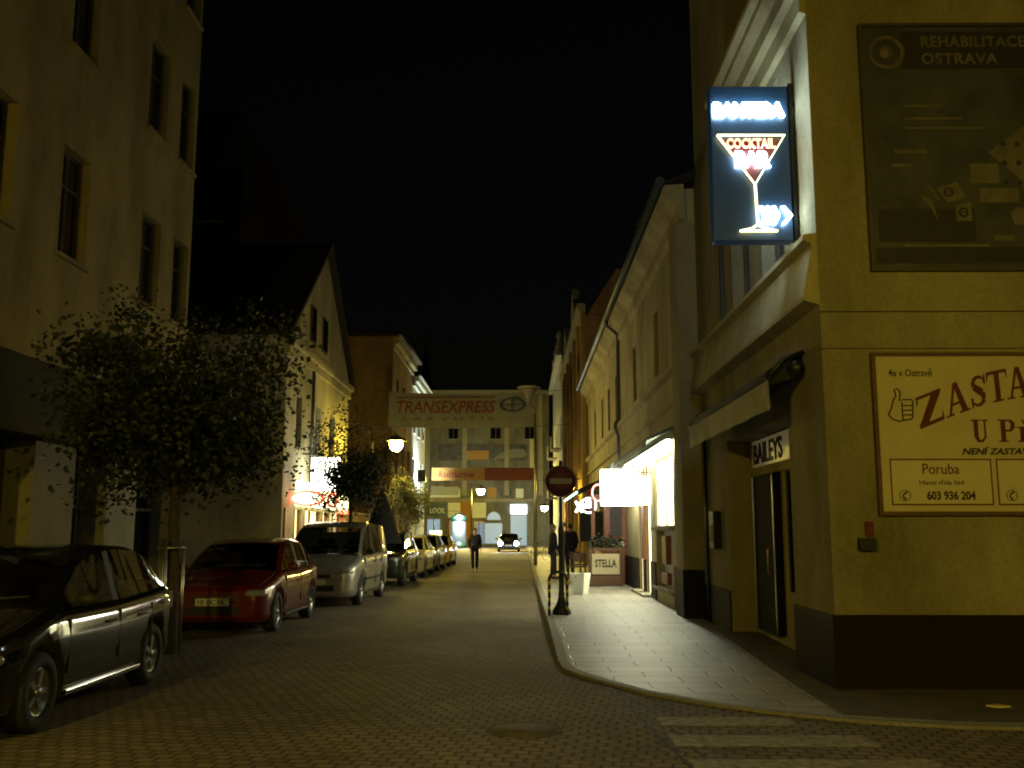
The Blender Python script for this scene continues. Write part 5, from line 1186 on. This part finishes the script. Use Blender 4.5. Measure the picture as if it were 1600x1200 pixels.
# ------------------------------------------------------------------ people
def skin(name, V, Ed, Rd, m, parent, root=0, sub=1):
    me = bpy.data.meshes.new(name); me.from_pydata(V, Ed, []); o = bpy.data.objects.new(name, me); C.objects.link(o)
    o.parent = parent; me.materials.append(m)
    md = o.modifiers.new('skin', 'SKIN'); md.use_smooth_shade = True
    sl = me.skin_vertices[0].data
    for i, r_ in enumerate(Rd): sl[i].radius = (r_, r_) if not isinstance(r_, tuple) else r_; sl[i].use_root = (i == root)
    s = o.modifiers.new('sub', 'SUBSURF'); s.levels = sub; s.render_levels = sub
    return bake(o)
def person(loc, rz, label, top='navy', legs='darkcloth', shoe='darkshoe', hair='hair', stride=.1, elbow=.12, hood=False, h=1.72, longhair=False, group=None, bag=False):
    t = thing('person', label, 'person', loc, rz, group); k = h / 1.75
    hipL, hipR = (-.09, 0, .92), (.09, 0, .92)
    kn = [(-.10, -stride*.6, .50), (.10, stride*.5 - .02, .50)]; an = [(-.10, -stride, .085), (.10, stride, .10)]
    toe = [(-.115, -stride - .17, .035), (.115, stride - .17, .035)]
    sh = [(-.185, 0, 1.42), (.185, 0, 1.42)]; el = [(-.235, .05 + stride*.4, 1.14), (.235, .05 - stride*.4, 1.14)]; wr = [(-.225 + elbow*.2, -.10 + stride*.6, .91), (.225 - elbow*.2, -.10 - stride*.6, .91)]
    V = [(0,0,.96),(0,.0,1.14),(0,.01,1.34),(0,0,1.47),(0,-.01,1.54),(0,-.02,1.63),(0,-.01,1.71)]; Rr = [(.13,.10),(.125,.095),(.15,.10),(.06,.06),(.055,.058),(.075,.092),(.055,.07)]
    E = [(0,1),(1,2),(2,3),(3,4),(4,5),(5,6)]
    def addv(p, r_, par): V.append(p); Rr.append(r_); E.append((par, len(V)-1)); return len(V)-1
    addv((0,-.115,1.625), .014, 5); addv((-.082,-.005,1.63), .018, 5); addv((.082,-.005,1.63), .018, 5)
    for s in (0, 1):
        a = addv(sh[s], .065, 2); b = addv(el[s], .045, a); c = addv(wr[s], .03, b)
        sg = -1 if s == 0 else 1; w = Vector(wr[s])
        pl = addv(tuple(w + Vector((0, -.02, -.065))), (.034, .02), c)
        for f in range(4):
            off = (f - 1.5) * .018; ln = (.062, .075, .07, .055)[f]
            q = addv(tuple(w + Vector((0, off - .025, -.105))), .0095, pl); q = addv(tuple(w + Vector((-sg*.012, off - .03, -.105 - ln*.55))), .0085, q); addv(tuple(w + Vector((-sg*.03, off - .032, -.105 - ln))), .0075, q)
        q = addv(tuple(w + Vector((-sg*.008, -.065, -.06))), .011, pl); addv(tuple(w + Vector((-sg*.016, -.085, -.10))), .009, q)
        a = addv((hipL, hipR)[s], .088, 0); b = addv(kn[s], .06, a); c = addv(an[s], .038, b); addv(toe[s], .032, c)
    sc_ = lambda L: [tuple(k*q for q in p) for p in L]
    skin('body', sc_(V), E, Rr, P['skin'], t)
    # jacket
    V = [(0,0,.86),(0,0,1.0),(0,.0,1.15),(0,.01,1.34),(0,.005,1.46)]; E = [(0,1),(1,2),(2,3),(3,4)]; Rr = [(.215,.165),(.205,.16),(.19,.15),(.20,.15),(.09,.09)]
    if hood: V.append((0,.03,1.56)); E.append((4,5)); Rr.append((.10,.10))
    for s in (0, 1):
        V.append(sh[s]); E.append((3, len(V)-1)); Rr.append(.10); V.append(el[s]); E.append((len(V)-2, len(V)-1)); Rr.append(.078); V.append(tuple(Vector(wr[s])*.92 + Vector(el[s])*.08)); E.append((len(V)-2, len(V)-1)); Rr.append(.05)
    skin('jacket', sc_(V), E, Rr, P[top], t)
    V = [(0,0,.93)]; E = []; Rr = [(.15,.125)]
    for s in (0, 1):
        V.append((hipL, hipR)[s]); E.append((0, len(V)-1)); Rr.append(.105); V.append(kn[s]); E.append((len(V)-2, len(V)-1)); Rr.append(.078); V.append((an[s][0], an[s][1], .12)); E.append((len(V)-2, len(V)-1)); Rr.append(.06)
    skin('trousers', sc_(V), E, Rr, P[legs], t)
    for s in (0, 1):
        skin('shoe', sc_([(an[s][0], an[s][1] + .05, .05), (an[s][0], an[s][1] - .04, .052), (toe[s][0], toe[s][1] - .02, .042)]), [(0,1),(1,2)], [(.045,.045),(.05,.05),(.042,.036)], P[shoe], t)
    m = MB(); m.ball((0, .012*k, 1.675*k), 1, .092, .107, .088)
    m.v = [v if v.z > 1.625*k or v.y > .03 else Vector((v.x, v.y + .05, max(v.z, 1.62*k))) for v in m.v]
    if longhair: m.ball((0, .06*k, 1.56*k), 1, .095, .06, .15)
    m.build('hair', P[hair], t, world=False)
    for s in (-1, 1):
        m = MB(); m.ball((s*.03*k, -.098*k, 1.655*k), .011, n=8, m=6); m.build('eye', P['black'], t, world=False)
    return t
person((-1.88, 39.6, 0), R(15), 'person in a dark jacket and white shoes walking on the road', stride=.10, shoe='whiteshoe', hood=False, h=1.72)
person((1.0, 31.2, .1), R(95), 'fair haired person in a long dark coat left of the sign pole', 'darkcloth', 'greycloth', hair='blondhair', stride=.04, h=1.72, longhair=True)
person((1.30, 31.4, .1), R(-90), 'person in a navy jacket facing the fair haired one behind the sign pole', 'navy', 'darkcloth', stride=.03, h=1.78)
person((1.62, 33.0, .1), R(200), 'person in black standing nearest the pub terrace wall', 'darkcloth', 'darkcloth', stride=.05, h=1.74)

# bicycle near the far kerb
t = thing('bicycle', 'bicycle leaning at the far right kerb beyond the standing people', 'bicycle', (.95, 52, .1))
for y in (-.52, .52):
    m = MB(); m.tube([(0, y + .33*math.cos(a*.2618), .34 + .33*math.sin(a*.2618)) for a in range(25)], .016, 6)
    for a in range(8): m.tube([(0, y, .34), (0, y + .33*math.cos(a*.785), .34 + .33*math.sin(a*.785))], .003, 4)
    m.build('wheel', P['tyre'], t, world=False)
m = MB()
for a, b in (((0,.52,.34),(0,.05,.30)), ((0,.05,.30),(0,.18,.82)), ((0,.18,.78),(0,.52,.34)), ((0,.05,.30),(0,-.38,.72)), ((0,.17,.74),(0,-.40,.80)), ((0,-.36,.92),(0,-.52,.34))): m.tube([a, b], .016, 6)
m.build('frame', P['steel'], t, world=False)
m = MB(); m.tube([(-.26,-.30,.96),(-.1,-.40,.95),(.1,-.40,.95),(.26,-.30,.96)], .012, 6); m.build('handlebar', P['black'], t, world=False)
m = MB(); m.ball((0, .20, .88), 1, .07, .13, .03); m.build('saddle', P['black'], t, world=False)
t.rotation_euler = (0, R(6), R(35))

# ------------------------------------------------------------------ sky, moonlight, camera
w = bpy.data.worlds.new('World'); sc.world = w; w.use_nodes = True
nt = w.node_tree; bg = nt.nodes['Background']
sky = nt.nodes.new('ShaderNodeTexSky'); sky.sky_type = 'NISHITA'; sky.sun_disc = False
sky.sun_elevation = R(1); sky.sun_rotation = R(200)
nt.links.new(sky.outputs['Color'], bg.inputs['Color']); bg.inputs['Strength'].default_value = .0012
sun = bpy.data.lights.new('moonlight', 'SUN'); sun.energy = .001; sun.angle = R(.5); sun.color = (.8, .9, 1)
so = bpy.data.objects.new('moonlight', sun); C.objects.link(so); so.rotation_euler = (R(50), 0, R(30)); so.location = (0, 0, 60)
cam = bpy.data.cameras.new('camera'); co = bpy.data.objects.new('camera', cam); C.objects.link(co)
cam.sensor_width = 36; cam.lens = 36 * 1517 / 1600; cam.clip_end = 1000; cam.clip_start = .05
co.location = (0, 0, 1.6)
th_ = math.atan(230 / 1517.); yw = math.atan(15 / 1517. * math.cos(th_))
co.rotation_euler = (math.pi / 2 + th_, 0, yw)
sc.camera = co
sc.view_settings.view_transform = 'Standard'; sc.view_settings.look = 'None'; sc.view_settings.exposure = 0; sc.view_settings.gamma = 1
sc.render.engine = 'CYCLES'
sc.cycles.use_denoising = True
sc.cycles.max_bounces = 6; sc.cycles.transparent_max_bounces = 12
sc.cycles.sample_clamp_indirect = 4
sc.cycles.filter_width = 2.0
